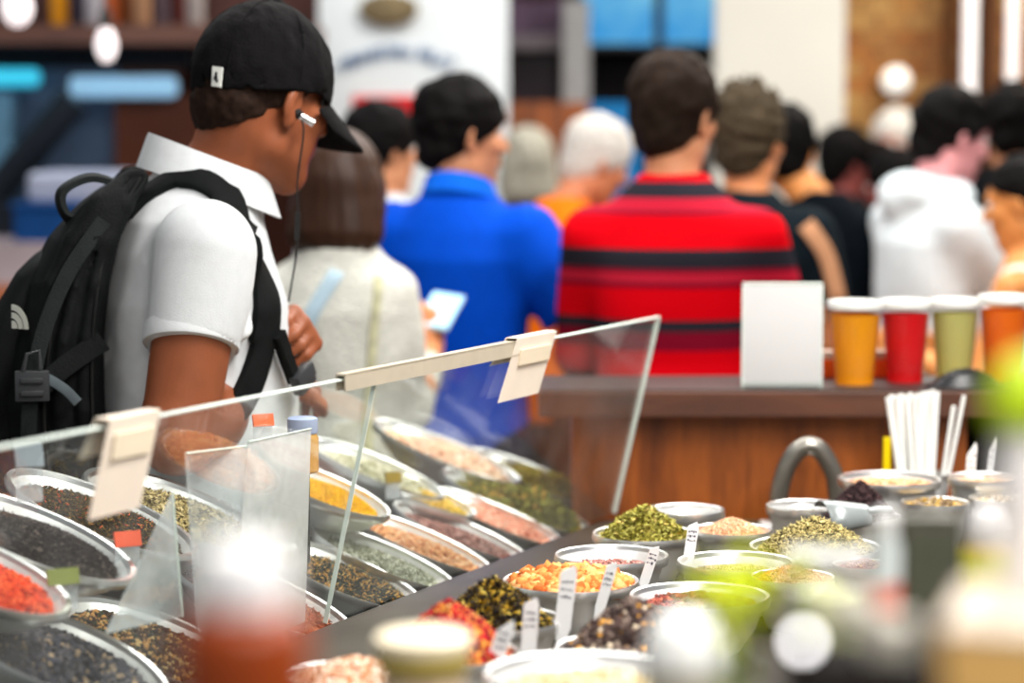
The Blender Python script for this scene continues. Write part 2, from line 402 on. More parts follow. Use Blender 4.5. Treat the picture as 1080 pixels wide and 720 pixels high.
def person(label, loc, yaw, sc, skin_mat, hair, hair_mat, top, top_mat, legs_mat, head=None, dz=0.0, lean=0.0, arms=None, vox=.0075, torso=None, seed=1,
           collar=None, folds=(.0035, 22), wide=1.0, pick=None, group=None, shoe_mat=None, top_name='shirt', headoff=(0, .02, 1.62), jx=.183, jy=-.008, jz=1.378, arm_r=1.0, sk=.045, ul=.29, st=.002, cn=None, creases=None):
    hip = Vector((0, 0, .92 + dz))
    ML = Matrix.Translation(hip) @ Matrix.Rotation(R(-lean), 4, 'X') @ Matrix.Translation(-hip)
    MT = ML @ Matrix.Translation((0, 0, dz))
    rows = torso or TORSO
    hy, hp, hr = head or (0, 0, 0)
    hc = ML @ (Vector(headoff) + Vector((0, 0, dz)))
    HM = head_matrix(hc, hy, hp, hr)
    arms = arms or {}
    A = {}
    for sd, sx in (('R', 1), ('L', -1)):
        sh = MT @ Vector((sx * jx * wide, jy, jz)); a = arms.get(sd, {})
        el = sh + Vector(a.get('el', (sx * .25, .0, -1))).normalized() * ul
        wr = el + Vector(a.get('wr', (0, .25, -1))).normalized() * .25
        A[sd] = (sh, el, wr, a)
    allp = [p for v in A.values() for p in v[:3]]
    xs = [p.x for p in allp]; ys = [p.y for p in allp]; zs = [p.z for p in allp]
    lo = (min(min(xs), -.2) - .22, min(min(ys), -.2, hc.y - .16) - .06, -.01); hi = (max(max(xs), .2) + .22, max(max(ys), .2, hc.y + .17) + .2, max(hc.z + .2, max(zs) + .1))
    # body: head, neck, trunk, arms, hands and legs in one surface
    s = SDF(lo, hi, vox)
    s.loft([(z, a * wide, b, c) for z, a, b, c in rows], .03, MT, off=-.014)
    s.cone(MT @ Vector((0, -.012, 1.43)), HM @ Vector((0, -.022, -.06)), .063, .056, .03)
    for sd, sx in (('R', 1), ('L', -1)):
        sh, el, wr, a = A[sd]
        s.cone(sh, el, .050 * arm_r, .043 * arm_r, .03); s.cone(el, el + (wr - el) * .3, .044 * arm_r, .045 * arm_r, .02); s.cone(el + (wr - el) * .3, wr, .045 * arm_r, .027 + .02 * (arm_r - 1), .02)
        add_hand(s, wr, a.get('hd', wr - el), a.get('pn', (-sx, 0.1, 0)), a.get('ts', 1), a.get('curl', .45))
        hx = .092
        s.cone((sx * hx, 0, .88 + dz), (sx * (hx + .005), .01, .48), .078, .056, .03); s.cone((sx * (hx + .005), .01, .48), (sx * (hx + .008), -.02, .07), .054, .036, .02)
        s.cone((sx * (hx + .008), -.03, .045), (sx * (hx + .02), .13, .03), .034, .026, .02)
    add_head(s, HM)
    body = s.build('person', skin_mat)
    body.location = loc; body.rotation_euler = (0, 0, R(yaw)); body.scale = (sc,) * 3
    tag(body, label, 'person', group)
    eyes(HM, body, EYEW, EYED)
    if hair:
        g = SDF(HM @ Vector((0, 0, 0)) - Vector((.21, .24, .25)), HM @ Vector((0, 0, 0)) + Vector((.21, .24, .21)), min(vox, .006))
        hair_style(g, HM, hair, seed); g.build('hair', hair_mat, body)
    # top
    sl = top.get('sleeve', .52); T = SDF(lo, hi, vox)
    if top.get('tank'):
        T.loft([(z, a * wide, b, c) for z, a, b, c in rows if z < 1.34], .03, MT, off=.010)
    else:
        T.loft([(z, a * wide, b, c) for z, a, b, c in rows], .03, MT, off=top.get('off', .012))
        for sd, sx in (('R', 1), ('L', -1)):
            sh, el, wr, a = A[sd]; r0 = top.get('sr', .070)
            if sl <= 1: T.cone(sh, sh + (el - sh) * sl, r0, r0 - st, sk, flat=True, cn=cn if sx > 0 else None)
            else:
                T.cone(sh, el, r0 - .004, r0 - .014, .045); T.cone(el, el + (wr - el) * (sl - 1), r0 - .014, r0 - .026, .02, flat=True)
    if top.get('hood'):
        nb = MT @ Vector((0, -.075, 1.46)); T.ell(nb, (.12, .075, .065), .03); T.cone(MT @ Vector((-.09, .03, 1.46)), MT @ Vector((0, -.10, 1.44)), .045, .05, .03); T.cone(MT @ Vector((.09, .03, 1.46)), MT @ Vector((0, -.10, 1.44)), .045, .05, .03)
    T.cone(MT @ Vector((0, -.012, 1.47)), HM @ Vector((0, -.022, -.04)), .055, .05, .008, op='cut')
    for (p_, q_, r_, k_, op_) in (creases or []): T.cone(p_, q_, r_, r_ * .6, k_, op=op_)
    if folds: T.noise(folds[0], folds[1], seed, (1, 1, .8))
    shirt = T.build(top_name, top_mat, body, pick)
    # trousers and shoes
    g = SDF((-.26, -.2, .05), (.26, .2, 1.0 + dz), .011)
    g.loft([(z, a * wide, b, c) for z, a, b, c in rows if z < 1.01], .03, Matrix.Translation((0, 0, dz)), off=.004)
    for sx in (-1, 1):
        g.cone((sx * .092, 0, .86 + dz), (sx * .097, .01, .48), .096, .078, .03); g.cone((sx * .097, .01, .48), (sx * .1, -.015, .09), .078, .062, .02, flat=True)
    g.noise(.003, 25, seed + 5)
    g.build('trousers', legs_mat, body)
    for sx in (-1, 1):
        g = SDF((sx * .11 - .08, -.13, -.005), (sx * .11 + .08, .22, .14), .009)
        g.cone((sx * .1, -.045, .048), (sx * .118, .135, .038), .047, .038, .02); g.cone((sx * .1, -.035, .05), (sx * .1, -.03, .10), .048, .044, .02)
        g.put(lambda X, Y, Z: Z + 0 * X + 0 * Y, (-1, -1, -1), (1, 1, 0), 0.002, None, 'cut')
        g.build('shoe', shoe_mat or mat('shoe_dark', (.03, .03, .035), .5), body)
    if collar: polo_collar(body, MT, collar)
    return dict(body=body, shirt=shirt, HM=HM, MT=MT, A=A)

def polo_collar(body, MT, m, centre=(0, -.002), tilt=-.35, z0=1.502, r=.075, h=.042, name='collar'):
    vs = []; fs = []; n = 40
    for i in range(n + 1):
        a = -PI * .93 + 2 * PI * .93 * i / n                # open at the front (+y)
        x = math.sin(a); y = -math.cos(a); front = max(0, y)
        zt = z0 + tilt * r * y; rr = r * (1 + .05 * front)
        for (q, dzz) in ((1.0, -h * .7), (1.0, 0), (1.06, .004), (1.10, -.002), (1.30, -h - .012 * front), (1.24, -h - .012 * front), (1.05, -.008)):
            vs.append(MT @ Vector((centre[0] + x * rr * q, centre[1] + y * rr * q * 1.02, zt + dzz)))
    k = 7
    for i in range(n):
        for j in range(k):
            j2 = (j + 1) % k; fs.append((i * k + j, i * k + j2, (i + 1) * k + j2, (i + 1) * k + j))
    fs.append(tuple(range(k))); fs.append(tuple(n * k + j for j in reversed(range(k))))
    b = MB(); b.add(vs, fs); return b.build(name, m, body, True)
# ------------------------------------------------------------------ the setting
STEEL = mat('brushed_steel', (.90, .90, .885), .36, .62, noise=.05, scale=12, bump=.03, bscale=60)
RIM = mat('polished_steel_rim', (.93, .93, .92), .30, 1.0, noise=0)
WOOD = wood_mat('bar_wood', S(84, 36, 4), S(162, 84, 24), 'Z', 7)
WOODH = wood_mat('bar_top_wood', S(60, 34, 24), S(98, 58, 40), 'X', 9)
DARK = mat('dark_laminate', S(38, 38, 36), .4, noise=.2, scale=8)
WHITE = mat('white_plastic', (.85, .85, .85), .35, noise=.02)
ACR = acrylic_mat('clear_acrylic'); EDGE = mat('acrylic_edge', (.72, .80, .74), .25, noise=.06, scale=40)
def plane_box(name, lo, hi, m, kind=None, parent=None):
    b = MB(); b.box(lo, hi); o = b.build(name, m, parent)
    if kind: o['kind'] = kind
    return o
plane_box('floor', (-7, -1.5, -.1), (7, 11.5, 0), mat('floor_concrete', S(96, 84, 76), .35, noise=.2, scale=3), 'structure')
# far wall: dark market bays on the left, white pier, dark bay, white pier, gold brick
plane_box('wall_back', (-7, 10.2, 0), (7, 10.4, 4.2), mat('market_wall', S(70, 48, 42), .7, noise=.35, scale=2.5), 'structure')
def brick_mat():
    m = bpy.data.materials.new('gold_brick'); m.use_nodes = True; nt = m.node_tree; b = nt.nodes['Principled BSDF']; L = nt.links.new
    tc = nt.nodes.new('ShaderNodeTexCoord'); mp = nt.nodes.new('ShaderNodeMapping'); mp.inputs['Rotation'].default_value = (PI / 2, 0, 0)
    br = nt.nodes.new('ShaderNodeTexBrick'); br.inputs['Scale'].default_value = 4.0; br.inputs['Color1'].default_value = (*S(196, 128, 62), 1); br.inputs['Color2'].default_value = (*S(222, 180, 110), 1)
    br.inputs['Mortar'].default_value = (*S(120, 84, 50), 1)
    n = nt.nodes.new('ShaderNodeTexNoise'); n.inputs['Scale'].default_value = 2.6; mx = nt.nodes.new('ShaderNodeMixRGB'); mx.blend_type = 'MULTIPLY'; mx.inputs[0].default_value = .8
    rr = nt.nodes.new('ShaderNodeValToRGB'); rr.color_ramp.elements[0].color = (*S(150, 90, 60), 1); rr.color_ramp.elements[0].position = .3; rr.color_ramp.elements[1].color = (1, 1, .95, 1); rr.color_ramp.elements[1].position = .65
    L(tc.outputs['Object'], mp.inputs[0]); L(mp.outputs[0], br.inputs['Vector']); L(tc.outputs['Object'], n.inputs['Vector']); L(n.outputs[0], rr.inputs[0])
    L(br.outputs[0], mx.inputs[1]); L(rr.outputs[0], mx.inputs[2]); L(mx.outputs[0], b.inputs['Base Color']); b.inputs['Roughness'].default_value = .8
    return m
YB = 9.6
def bx(px0, px1, py0, py1, Y, depth, name, m, parent=None, kind=None, bevel=0.0, zlo=None, zhi=None):
    """a solid block whose front face covers a pixel rectangle when it stands at distance Y"""
    a = P(px0, py1, Y); c = P(px1, py0, Y)
    b = MB(); b.box((a.x, Y, a.z if zlo is None else zlo), (c.x, Y + depth, c.z if zhi is None else zhi)); o = b.build(name, m, parent, bevel=bevel)
    if kind: o['kind'] = kind
    return o
bx(888, 1240, 0, 400, YB, .3, 'wall_right', brick_mat(), kind='structure', zlo=0, zhi=4)
bx(752, 892, 0, 400, 9.2, .6, 'trim_1', mat('white_pier_paint', S(222, 219, 210), .6, noise=.05, scale=1.5), kind='structure', zlo=0, zhi=4)

# white kiosk panel with blue arched writing and a red band
kp = tag(empty('kiosk_sign', P(437, 330, 8.6)), 'tall white kiosk panel with blue arched lettering and red band', 'sign')
def kid(o, parent): o.parent = parent; o.matrix_parent_inverse = Matrix.Translation(-Vector(parent.location)); return o
kid(bx(336, 536, 0, 420, 8.6, .12, 'panel', mat('kiosk_white', S(232, 238, 240), .5, noise=.03, scale=2), zlo=0, zhi=2.6), kp)
kid(bx(372, 458, 101, 124, 8.59, .02, 'red_band', mat('kiosk_red', S(226, 22, 32), .5, noise=.04)), kp)
em = MB(); c0 = P(410, 10, 8.58)
em.lathe([(.0, 0), (.10, 0), (.105, .01), (.075, .025), (.0, .03)], 28, Matrix.Translation(c0) @ Matrix.Rotation(R(90), 4, 'X') @ Matrix.Scale(.55, 4, (0, 1, 0)))
kid(em.build('emblem', mat('emblem_olive', S(128, 112, 84), .6, noise=.3, scale=12), None, True), kp)
txt = 'A · MANHATTAN FRUIT · N'; lets = MB(); cc = P(420, 145, 8.6); rad = 98 / F * 8.6
dg = bpy.context.evaluated_depsgraph_get
for i, ch in enumerate(txt):
    if ch == ' ': continue
    ang = R(52) - R(104) * (i + .5) / len(txt)
    cu = bpy.data.curves.new('t', 'FONT'); cu.body = ch; cu.size = .060; cu.extrude = .004; cu.align_x = 'CENTER'; to = bpy.data.objects.new('t', cu); COL.objects.link(to)
    me = to.to_mesh(); vs = [v.co.copy() for v in me.vertices]; fs = [tuple(p.vertices) for p in me.polygons]
    M = Matrix.Translation((cc.x - math.sin(ang) * rad, 8.59, cc.z + math.cos(ang) * rad * .85)) @ Matrix.Rotation(-ang, 4, 'Y') @ Matrix.Rotation(R(90), 4, 'X')
    lets.add(vs, fs, M); to.to_mesh_clear(); bpy.data.objects.remove(to); bpy.data.curves.remove(cu)
kid(lets.build('lettering', mat('lettering_blue', S(20, 92, 150), .5, noise=0)), kp)

# dark shopfront with grey column, screens
bx(534, 612, 0, 36, 9.3, .1, 'trim_2', mat('purple_slat_panel', S(92, 74, 92), .6, noise=.5, scale=22, stretch=(1, 1, .05)), kind='structure')
bx(534, 604, 36, 52, 9.25, .15, 'trim_3', mat('grey_lintel', S(120, 112, 116), .6), kind='structure')
bx(540, 594, 52, 108, 9.4, .1, 'window_1', mat('dark_shop_glass', S(46, 36, 42), .2, noise=.3, scale=5), kind='structure')
bx(594, 622, 0, 122, 9.1, .3, 'trim_4', mat('grey_column', S(150, 150, 150), .6), kind='structure', zlo=0)
hb = bx(536, 622, 108, 142, 8.9, .5, 'hostess_stand', WOOD, zlo=0); tag(hb, 'brown wooden stand below the dark shop window', 'stand')
bx(612, 754, 46, 420, 9.5, .1, 'wall_left', mat('black_bay', S(18, 16, 18), .6, noise=.2), kind='structure', zlo=0, zhi=3.2)
def screen(px0, px1, py0, py1, lab):
    a = P(px0, py1, 9.3); c = P(px1, py0, 9.3); zt = a.z + .42
    r = tag(empty('menu_screen', ((a.x + c.x) / 2, 9.3, a.z)), lab, 'screen', 'menu screens over the counter')
    b = MB(); hw = (c.x - a.x) / 2; b.box((-hw - .02, 0, -.025), (hw + .02, .06, .445), bev=.006); b.build('bezel', mat('screen_black', (.01, .01, .012), .3, noise=0), r)
    b = MB(); b.box((-hw, -.004, 0), (hw, .004, .42)); 
    m = MATS.get('screen_glow')
    if not m:
        m = bpy.data.materials.new('screen_glow'); m.use_nodes = True; nt = m.node_tree; bs = nt.nodes['Principled BSDF']; tc = nt.nodes.new('ShaderNodeTexCoord'); n = nt.nodes.new('ShaderNodeTexNoise'); n.inputs['Scale'].default_value = 3.5
        rp = nt.nodes.new('ShaderNodeValToRGB'); rp.color_ramp.elements[0].position = .4; rp.color_ramp.elements[1].position = .68; rp.color_ramp.elements[0].color = (*S(0, 150, 225), 1); rp.color_ramp.elements[1].color = (*S(130, 215, 245), 1)
        nt.links.new(tc.outputs['Object'], n.inputs['Vector']); nt.links.new(n.outputs[0], rp.inputs[0]); nt.links.new(rp.outputs[0], bs.inputs['Emission Color']); bs.inputs['Emission Strength'].default_value = 1.1; bs.inputs['Base Color'].default_value = (0, .02, .04, 1); MATS['screen_glow'] = m
    b.build('display', m, r)
screen(614, 690, -30, 46, 'glowing blue menu screen beside the grey column')
screen(700, 754, -30, 46, 'glowing blue menu screen beside the white pier')
tag(bx(622, 676, 108, 180, 9.0, .05, 'hanging_banner', mat('blue_panel_paint', S(0, 112, 176), .5, noise=.1, scale=4), zlo=.9), 'plain blue panel hanging below the menu screens', 'panel')
# lamp and slim fluorescent tubes on the brick wall
wl = tag(empty('wall_lamp', P(945, 85, 9.45)), 'round white globe lamp on the gold brick wall', 'lamp')
b = MB(); b.ball((0, 0, 0), .056, 20); b.build('globe', mat('globe_glow', (1, .97, .9), .3, noise=0, emit=.8), wl, True)
b = MB(); b.lathe([(0.03, 0), (.03, .04), (.06, .05), (.06, .075)], 20, Matrix.Translation((0, .05, 0)) @ Matrix.Rotation(R(-90), 4, 'X')); b.build('mount', mat('lamp_brass', S(150, 110, 60), .4, .8), wl, True)
def tube_lamp(px, w, py1, lab):
    a = P(px, py1, 9.3); r = tag(empty('tube_lamp', (a.x, 9.3, a.z)), lab, 'lamp', 'upright white tube lamps')
    b = MB(); b.lathe([(w, .02), (w, 1.2)], 16); b.build('tube', mat('tube_glow', (1, .96, .96), .3, noise=0, emit=.72), r, True)
    b = MB(); b.lathe([(w * 1.15, -.03), (w * 1.15, .03)], 16); b.build('end_cap', mat('lamp_brass', S(150, 110, 60)), r, True)
    b = MB(); b.box((-w * .5, w, .0), (w * .5, .31, .06)); b.build('bracket', mat('lamp_brass', S(150, 110, 60)), r)
tube_lamp(1022, 7 / F * 9.3, 110, 'white upright tube lamp on the brown bay above the hooded person')
tube_lamp(1067, 6 / F * 9.3, 95, 'white upright tube lamp nearest the right edge of the photo')
bx(1036, 1056, 0, 320, 9.35, .2, 'trim_5', mat('brown_post', S(96, 62, 40), .6), kind='structure', zlo=0, zhi=3)
bx(1000, 1010, 0, 320, 9.35, .2, 'trim_6', MATS['brown_post'], kind='structure', zlo=0, zhi=3)

# back bar on the left
bs_ = tag(empty('back_bar_shelf', P(160, 60, 7.8)), 'dark brown back bar shelf holding bottles behind the man in the cap', 'shelf')
kid(bx(-60, 334, 26, 46, 7.8, .35, 'shelf_board', wood_mat('dark_bar_wood', S(74, 44, 36), S(112, 74, 60), 'X', 5)), bs_)
kid(bx(-60, 334, -60, 26, 8.2, .06, 'back_panel', mat('bar_back', S(72, 48, 44), .6, noise=.5, scale=6)), bs_)
kid(bx(196, 338, 46, 330, 8.35, .06, 'lower_panel', mat('bar_lower', S(50, 26, 20), .6, noise=.3, scale=3), zlo=0), bs_)
def bottle(px, pyb, Y, h, r, col, lab, cap=(.05, .05, .05), name='bottle', glassy=True):
    a = P(px, pyb, Y); rt = tag(empty(name, (a.x, Y, a.z)), lab, 'bottle', 'bottles on the back bar shelf')
    b = MB(); b.lathe([(r * .9, 0), (r, .01), (r, h * .55), (r * .85, h * .64), (r * .35, h * .74), (r * .32, h * .95)], 20); b.build('glass_body', mat('bottle_%d_%d_%d' % tuple(int(c * 99) for c in col), col, .12, noise=.1, coat=.5), rt, True)
    b = MB(); b.lathe([(r * .38, h * .93), (r * .38, h)], 16); b.build('cap', mat('bottle_cap', cap, .4), rt, True)
bl = [(17, (.75, .72, .72), 'clear bottle at the left end of the back bar'), (63, S(214, 140, 10), 'amber yellow bottle on the back bar'), (80, S(60, 58, 76), 'slate bottle beside the amber bottle on the back bar'), (100, S(170, 165, 170), 'pale clear bottle in the middle of the back bar'),
      (117, S(205, 100, 50), 'copper orange bottle on the back bar'), (136, S(140, 80, 40), 'brown bottle right of the copper one'), (150, S(160, 118, 86), 'tan bottle on the back bar'), (170, S(92, 76, 84), 'grey purple bottle on the back bar'), (190, S(96, 44, 38), 'dark red bottle near the cap on the back bar'), (206, S(150, 140, 136), 'silver bottle just behind the black cap')]
for i, (px, c, lab) in enumerate(bl): bottle(px, 26 if i not in (1, ) else 34, 7.86 + .06 * (i % 3), .30, .03, c, lab)
# pendant bulb
pb = tag(empty('pendant_lamp', P(112, 50, 7.2)), 'bright pear shaped pendant bulb hanging before the back bar', 'lamp')
b = MB(); b.lathe([(.004, -.042), (.016, -.038), (.027, -.018), (.032, .008), (.025, .036), (.014, .058)], 20); b.build('bulb', mat('bulb_glow', (1, .9, .9), .3, noise=0, emit=1.6), pb, True)
b = MB(); b.lathe([(.018, .055), (.018, .10), (.006, .12)], 14); b.tube([(0, 0, .11), (0, 0, 1.2)], .004, 8); b.build('cord', DARK, pb, True)
pb2 = tag(empty('pendant_lamp', P(18, 8, 7.2)), 'bright pendant bulb cut by the top left corner', 'lamp')
b = MB(); b.ball((0, 0, 0), (.045, .045, .055), 18); b.build('bulb', MATS['bulb_glow'], pb2, True)
b = MB(); b.lathe([(.018, .045), (.018, .10)], 14); b.tube([(0, 0, .09), (0, 0, 1.0)], .004, 8); b.build('cord', DARK, pb2, True)
# steel kitchen hood and worktops
hood = tag(empty('steel_hood', P(80, 150, 7.9)), 'blue grey steel kitchen hood with lit strips at left', 'kitchen hood')
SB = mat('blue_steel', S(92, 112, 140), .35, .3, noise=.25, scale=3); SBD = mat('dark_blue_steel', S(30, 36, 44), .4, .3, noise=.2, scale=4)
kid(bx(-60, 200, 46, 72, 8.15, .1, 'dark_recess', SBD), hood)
kid(bx(-60, 124, 72, 260, 8.1, .1, 'steel_back', SB, zlo=.9), hood)
kid(bx(124, 206, 100, 330, 8.0, .2, 'wood_pillar', mat('red_brown_pillar', S(86, 40, 18), .5, noise=.2, scale=4), zlo=0), hood)
LB = mat('cool_tube', S(150, 200, 235), .3, noise=.05, emit=.62)
kid(bx(72, 186, 80, 103, 7.9, .06, 'light_strip', LB, bevel=.02), hood)
kid(bx(-50, 40, 72, 91, 7.9, .06, 'light_strip', mat('cyan_tube', S(60, 200, 235), .3, noise=0, emit=.95), bevel=.02), hood)
a = P(78, 104, 7.85); c = P(-14, 215, 7.85); b = MB(); b.tube([a, (a + c) / 2, c], .055, 10); kid(b.build('diagonal_strut', SBD, None, True), hood)
kid(bx(-60, 12, 98, 200, 7.95, .1, 'side_plate', mat('pale_steel', S(112, 160, 190), .4, .2, noise=.1)), hood)
tray = tag(bx(28, 130, 182, 214, 7.3, .4, 'worktop_tray', mat('cool_white_tray', S(170, 176, 196), .4, noise=.05), bevel=.02, zlo=None), 'pale long tray on the steel worktop behind the backpack', 'tray')
cr = tag(empty('blue_crate', P(45, 252, 7.25)), 'deep blue plastic crate below the pale tray', 'crate')
kid(bx(14, 84, 218, 256, 7.25, .4, 'crate_body', mat('crate_blue', S(0, 62, 122), .5, noise=.15), bevel=.01), cr); kid(bx(10, 88, 214, 221, 7.24, .42, 'rim', MATS['crate_blue'], bevel=.006), cr)
wk = tag(bx(-80, 140, 256, 500, 7.2, .6, 'kitchen_counter', mat('counter_pale', S(176, 160, 164), .5, noise=.25, scale=3), zlo=0), 'pale kitchen counter behind the black backpack', 'counter')
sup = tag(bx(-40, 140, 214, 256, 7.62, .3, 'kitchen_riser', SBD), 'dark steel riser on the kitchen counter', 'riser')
tb = tag(bx(-70, 12, 312, 330, 6.2, .5, 'wooden_table', WOOD, zlo=None), 'orange brown table edge seen past the backpack', 'table')
b = MB(); a = P(-30, 330, 6.35)
for dx in (-.12, .04): b.box((a.x + dx, 6.3, 0), (a.x + dx + .05, 6.5, a.z))
o = b.build('leg', WOOD); o.parent = tb
# ------------------------------------------------------------------ the crowd at the far counter
HB = mat('black_hair', S(13, 11, 11), .6, noise=.4, scale=60); HBR = mat('dark_brown_hair', S(36, 26, 20), .6, noise=.35, scale=60)
HBOB = mat('bob_brown_hair', S(56, 34, 22), .45, noise=.3, scale=40, stretch=(3, 3, .3)); HG = mat('ash_brown_hair', S(66, 56, 42), .6, noise=.4, scale=60); HW = mat('white_hair', S(206, 200, 192), .5, noise=.15, scale=50); HGR = mat('grey_hair', S(160, 156, 142), .55, noise=.2, scale=40)
SK1 = skin('tan', S(206, 142, 104)); SK2 = skin('warm', S(214, 140, 92)); SK3 = skin('rosy', S(214, 158, 140)); SK4 = skin('golden', S(222, 146, 82)); SKD = skin('deep', S(112, 62, 36))
JEAN = mat('navy_trousers', S(34, 34, 56), .8, noise=.15, bump=.1); BLK = mat('black_cloth', S(12, 14, 17), .85, noise=.2, bump=.1); KHA = mat('brown_trousers', S(74, 56, 48), .8, noise=.15, bump=.1)

def place(px, py, Y, hc_z=1.62):
    """floor point and scale so that a head centre of that height lands on a pixel"""
    p = P(px, py, Y); return p, p.z / hc_z
# red striped shirt
def stripes():
    m = bpy.data.materials.new('red_striped_knit'); m.use_nodes = True; nt = m.node_tree; b = nt.nodes['Principled BSDF']; L = nt.links.new
    tc = nt.nodes.new('ShaderNodeTexCoord'); sp = nt.nodes.new('ShaderNodeSeparateXYZ'); L(tc.outputs['Object'], sp.inputs[0])
    mr = nt.nodes.new('ShaderNodeMapRange'); mr.inputs[1].default_value = .9; mr.inputs[2].default_value = 1.5; L(sp.outputs['Z'], mr.inputs[0])
    rp = nt.nodes.new('ShaderNodeValToRGB'); rp.color_ramp.interpolation = 'CONSTANT'; L(mr.outputs[0], rp.inputs[0])
    red = S(208, 0, 16); mel = S(184, 30, 52); bur = S(124, 10, 36); dk = S(40, 38, 46)
    z = [(.9, dk), (1.045, red), (1.108, bur), (1.150, dk), (1.176, red), (1.245, bur), (1.258, mel), (1.278, bur), (1.289, dk), (1.330, red), (1.403, bur), (1.412, mel), (1.440, dk), (1.476, red)]
    e = rp.color_ramp.elements; e[0].position = 0; e[0].color = (*z[0][1], 1); e[1].position = (z[1][0] - .9) / .6; e[1].color = (*z[1][1], 1)
    for zz, c in z[2:]: q = e.new((zz - .9) / .6); q.color = (*c, 1)
    L(rp.outputs[0], b.inputs['Base Color']); b.inputs['Roughness'].default_value = .8; b.inputs['Specular IOR Level'].default_value = .05; return m
p, s = place(701, 122, 5.25)
red = person('man in a red and dark grey striped long-sleeved shirt seen from behind at the bar', (p.x + .022, 5.25, 0), -8, s, SK1, 'short', HBR, dict(sleeve=1.9, sr=.074), stripes(), JEAN, head=(-28, 4, 0), seed=3,
             arms={'R': dict(el=(.30, .38, -1), wr=(-.5, .8, .0)), 'L': dict(el=(-.12, .40, -1), wr=(.4, .9, .0))}, wide=1.0, jz=1.352)
b = MB(); MT = red['MT']
b.lathe([(.070, 1.452), (.074, 1.482), (.080, 1.484), (.085, 1.452)], 36, MT @ Matrix.Translation((0, -.006, 0)))
b.build('neckband', mat('red_ribbing', S(206, 18, 34), .8), red['body'], True)

# blue polo
p, s = place(485, 141, 5.6)
BLUE = mat('royal_blue_pique', S(0, 70, 190), .75, noise=.06, scale=40, bump=.15, bscale=400)
blu = person('man in a royal blue polo shirt with black hair looking right', (p.x, 5.6, 0), -20, s, SK1, 'short', HB, dict(sleeve=.78, sr=.078), BLUE, JEAN, head=(-48, 4, 0), seed=4,
             arms={'R': dict(el=(.58, .05, -1), wr=(-.1, .95, .1)), 'L': dict(el=(-.2, .1, -1), wr=(.5, .8, .1))}, collar=mat('blue_collar', S(10, 92, 206), .75, noise=.05), wide=.96)
# woman with the bob and cardigan
p, s = place(348, 200, 5.0, 1.60)
KNIT = mat('cream_knit', S(226, 226, 216), .9, noise=.12, scale=55, bump=.9, bscale=90, stretch=(1, 1, 2.2))
wom = person('woman with a brown bob in a cream knitted cardigan holding up a phone', (p.x + .02, 5.0, 0), -6, s, SK2, 'bob', HBOB, dict(sleeve=1.75, sr=.066, off=.016), KNIT, KHA, head=(-4, 8, 0), seed=6, headoff=(0, .02, 1.60), top_name='cardigan',
             arms={'R': dict(el=(.10, .28, -1), wr=(.10, .75, .45), hd=(0, .35, 1), pn=(-.8, .4, 0), curl=.9, ts=1), 'L': dict(el=(-.25, .1, -1), wr=(.3, .8, .2))}, folds=(.004, 30), wide=.80, jx=.150, jz=1.36)
wp = wom['body']
def strap_on(pr, pts, width, th, name, m, parent, off=.002):
    """a strap laid over the shirt of a figure"""
    me = pr['shirt'].data; bv = BVHTree.FromPolygons([v.co.copy() for v in me.vertices], [tuple(q.vertices) for q in me.polygons])
    pp = []; nn = []
    for q in spline(pts, 7):
        loc, nr, ix, ds = bv.find_nearest(q); c = pr['MT'] @ Vector((0, 0, loc.z)); 
        if nr.dot(loc - Vector((0, 0, loc.z))) < 0 and abs(nr.z) < .7: nr = -nr
        pp.append(loc + nr * off); nn.append(nr)
    for _ in range(2):
        nn = [(nn[max(i - 1, 0)] + nn[i] * 2 + nn[min(i + 1, len(nn) - 1)]).normalized() for i in range(len(nn))]; pp = [pp[0]] + [(pp[i - 1] + pp[i] * 2 + pp[i + 1]) / 4 for i in range(1, len(pp) - 1)] + [pp[-1]]
    b = MB(); b.ribbon(pp, nn, width, th); return b.build(name, m, parent, True)
strap_on(wom, [(.02, -.08, 1.42), (-.02, -.12, 1.35), (-.08, -.14, 1.24), (-.14, -.12, 1.12), (-.17, -.05, 1.0)], .034, .006, 'bag_strap', mat('pale_blue_strap', S(176, 200, 214), .6, noise=.05), wp)
strap_on(wom, [(.10, -.09, 1.40), (.105, -.13, 1.3), (.10, -.14, 1.15), (.09, -.13, .95)], .02, .006, 'ribbon_trim', mat('olive_white_trim', S(206, 204, 168), .8, noise=.3, scale=30), wp)
# phone in her raised right hand
sh, el, wr, aa = wom['A']['R']; hw = Matrix.LocRotScale(wp.location, wp.rotation_euler, wp.scale) @ (wr + Vector((.012, .05, .085)))
ph = tag(empty('phone', hw), 'pale blue phone held up by the woman in the cream cardigan', 'phone')
ph.rotation_euler = (R(115), R(8), R(-12))
b = MB(); b.box((-.037, -.005, -.074), (.037, .005, .074), bev=.004); b.build('case', mat('phone_blue', S(178, 216, 232), .35, noise=.03), ph, True)
b = MB(); b.box((-.034, .0048, -.070), (.034, .006, .070)); b.build('display', mat('phone_screen', S(170, 214, 236), .2, noise=0, emit=.55), ph)
b = MB(); b.box((-.028, -.008, .035), (-.006, -.004, .062), bev=.0015); b.build('camera_bump', mat('phone_lens', (.1, .1, .12), .2, noise=0), ph)
# man behind the woman
p, s = place(400, 158, 6.5)
person('dark haired man in a pale shirt between the cap wearer and the blue polo', (p.x, 6.5, 0), -25, s, SK1, 'short', HB, dict(sleeve=.6), mat('pale_shirt', S(206, 214, 220), .8, noise=.06, bump=.1), JEAN, head=(-30, 2, 0), seed=8, vox=.009)
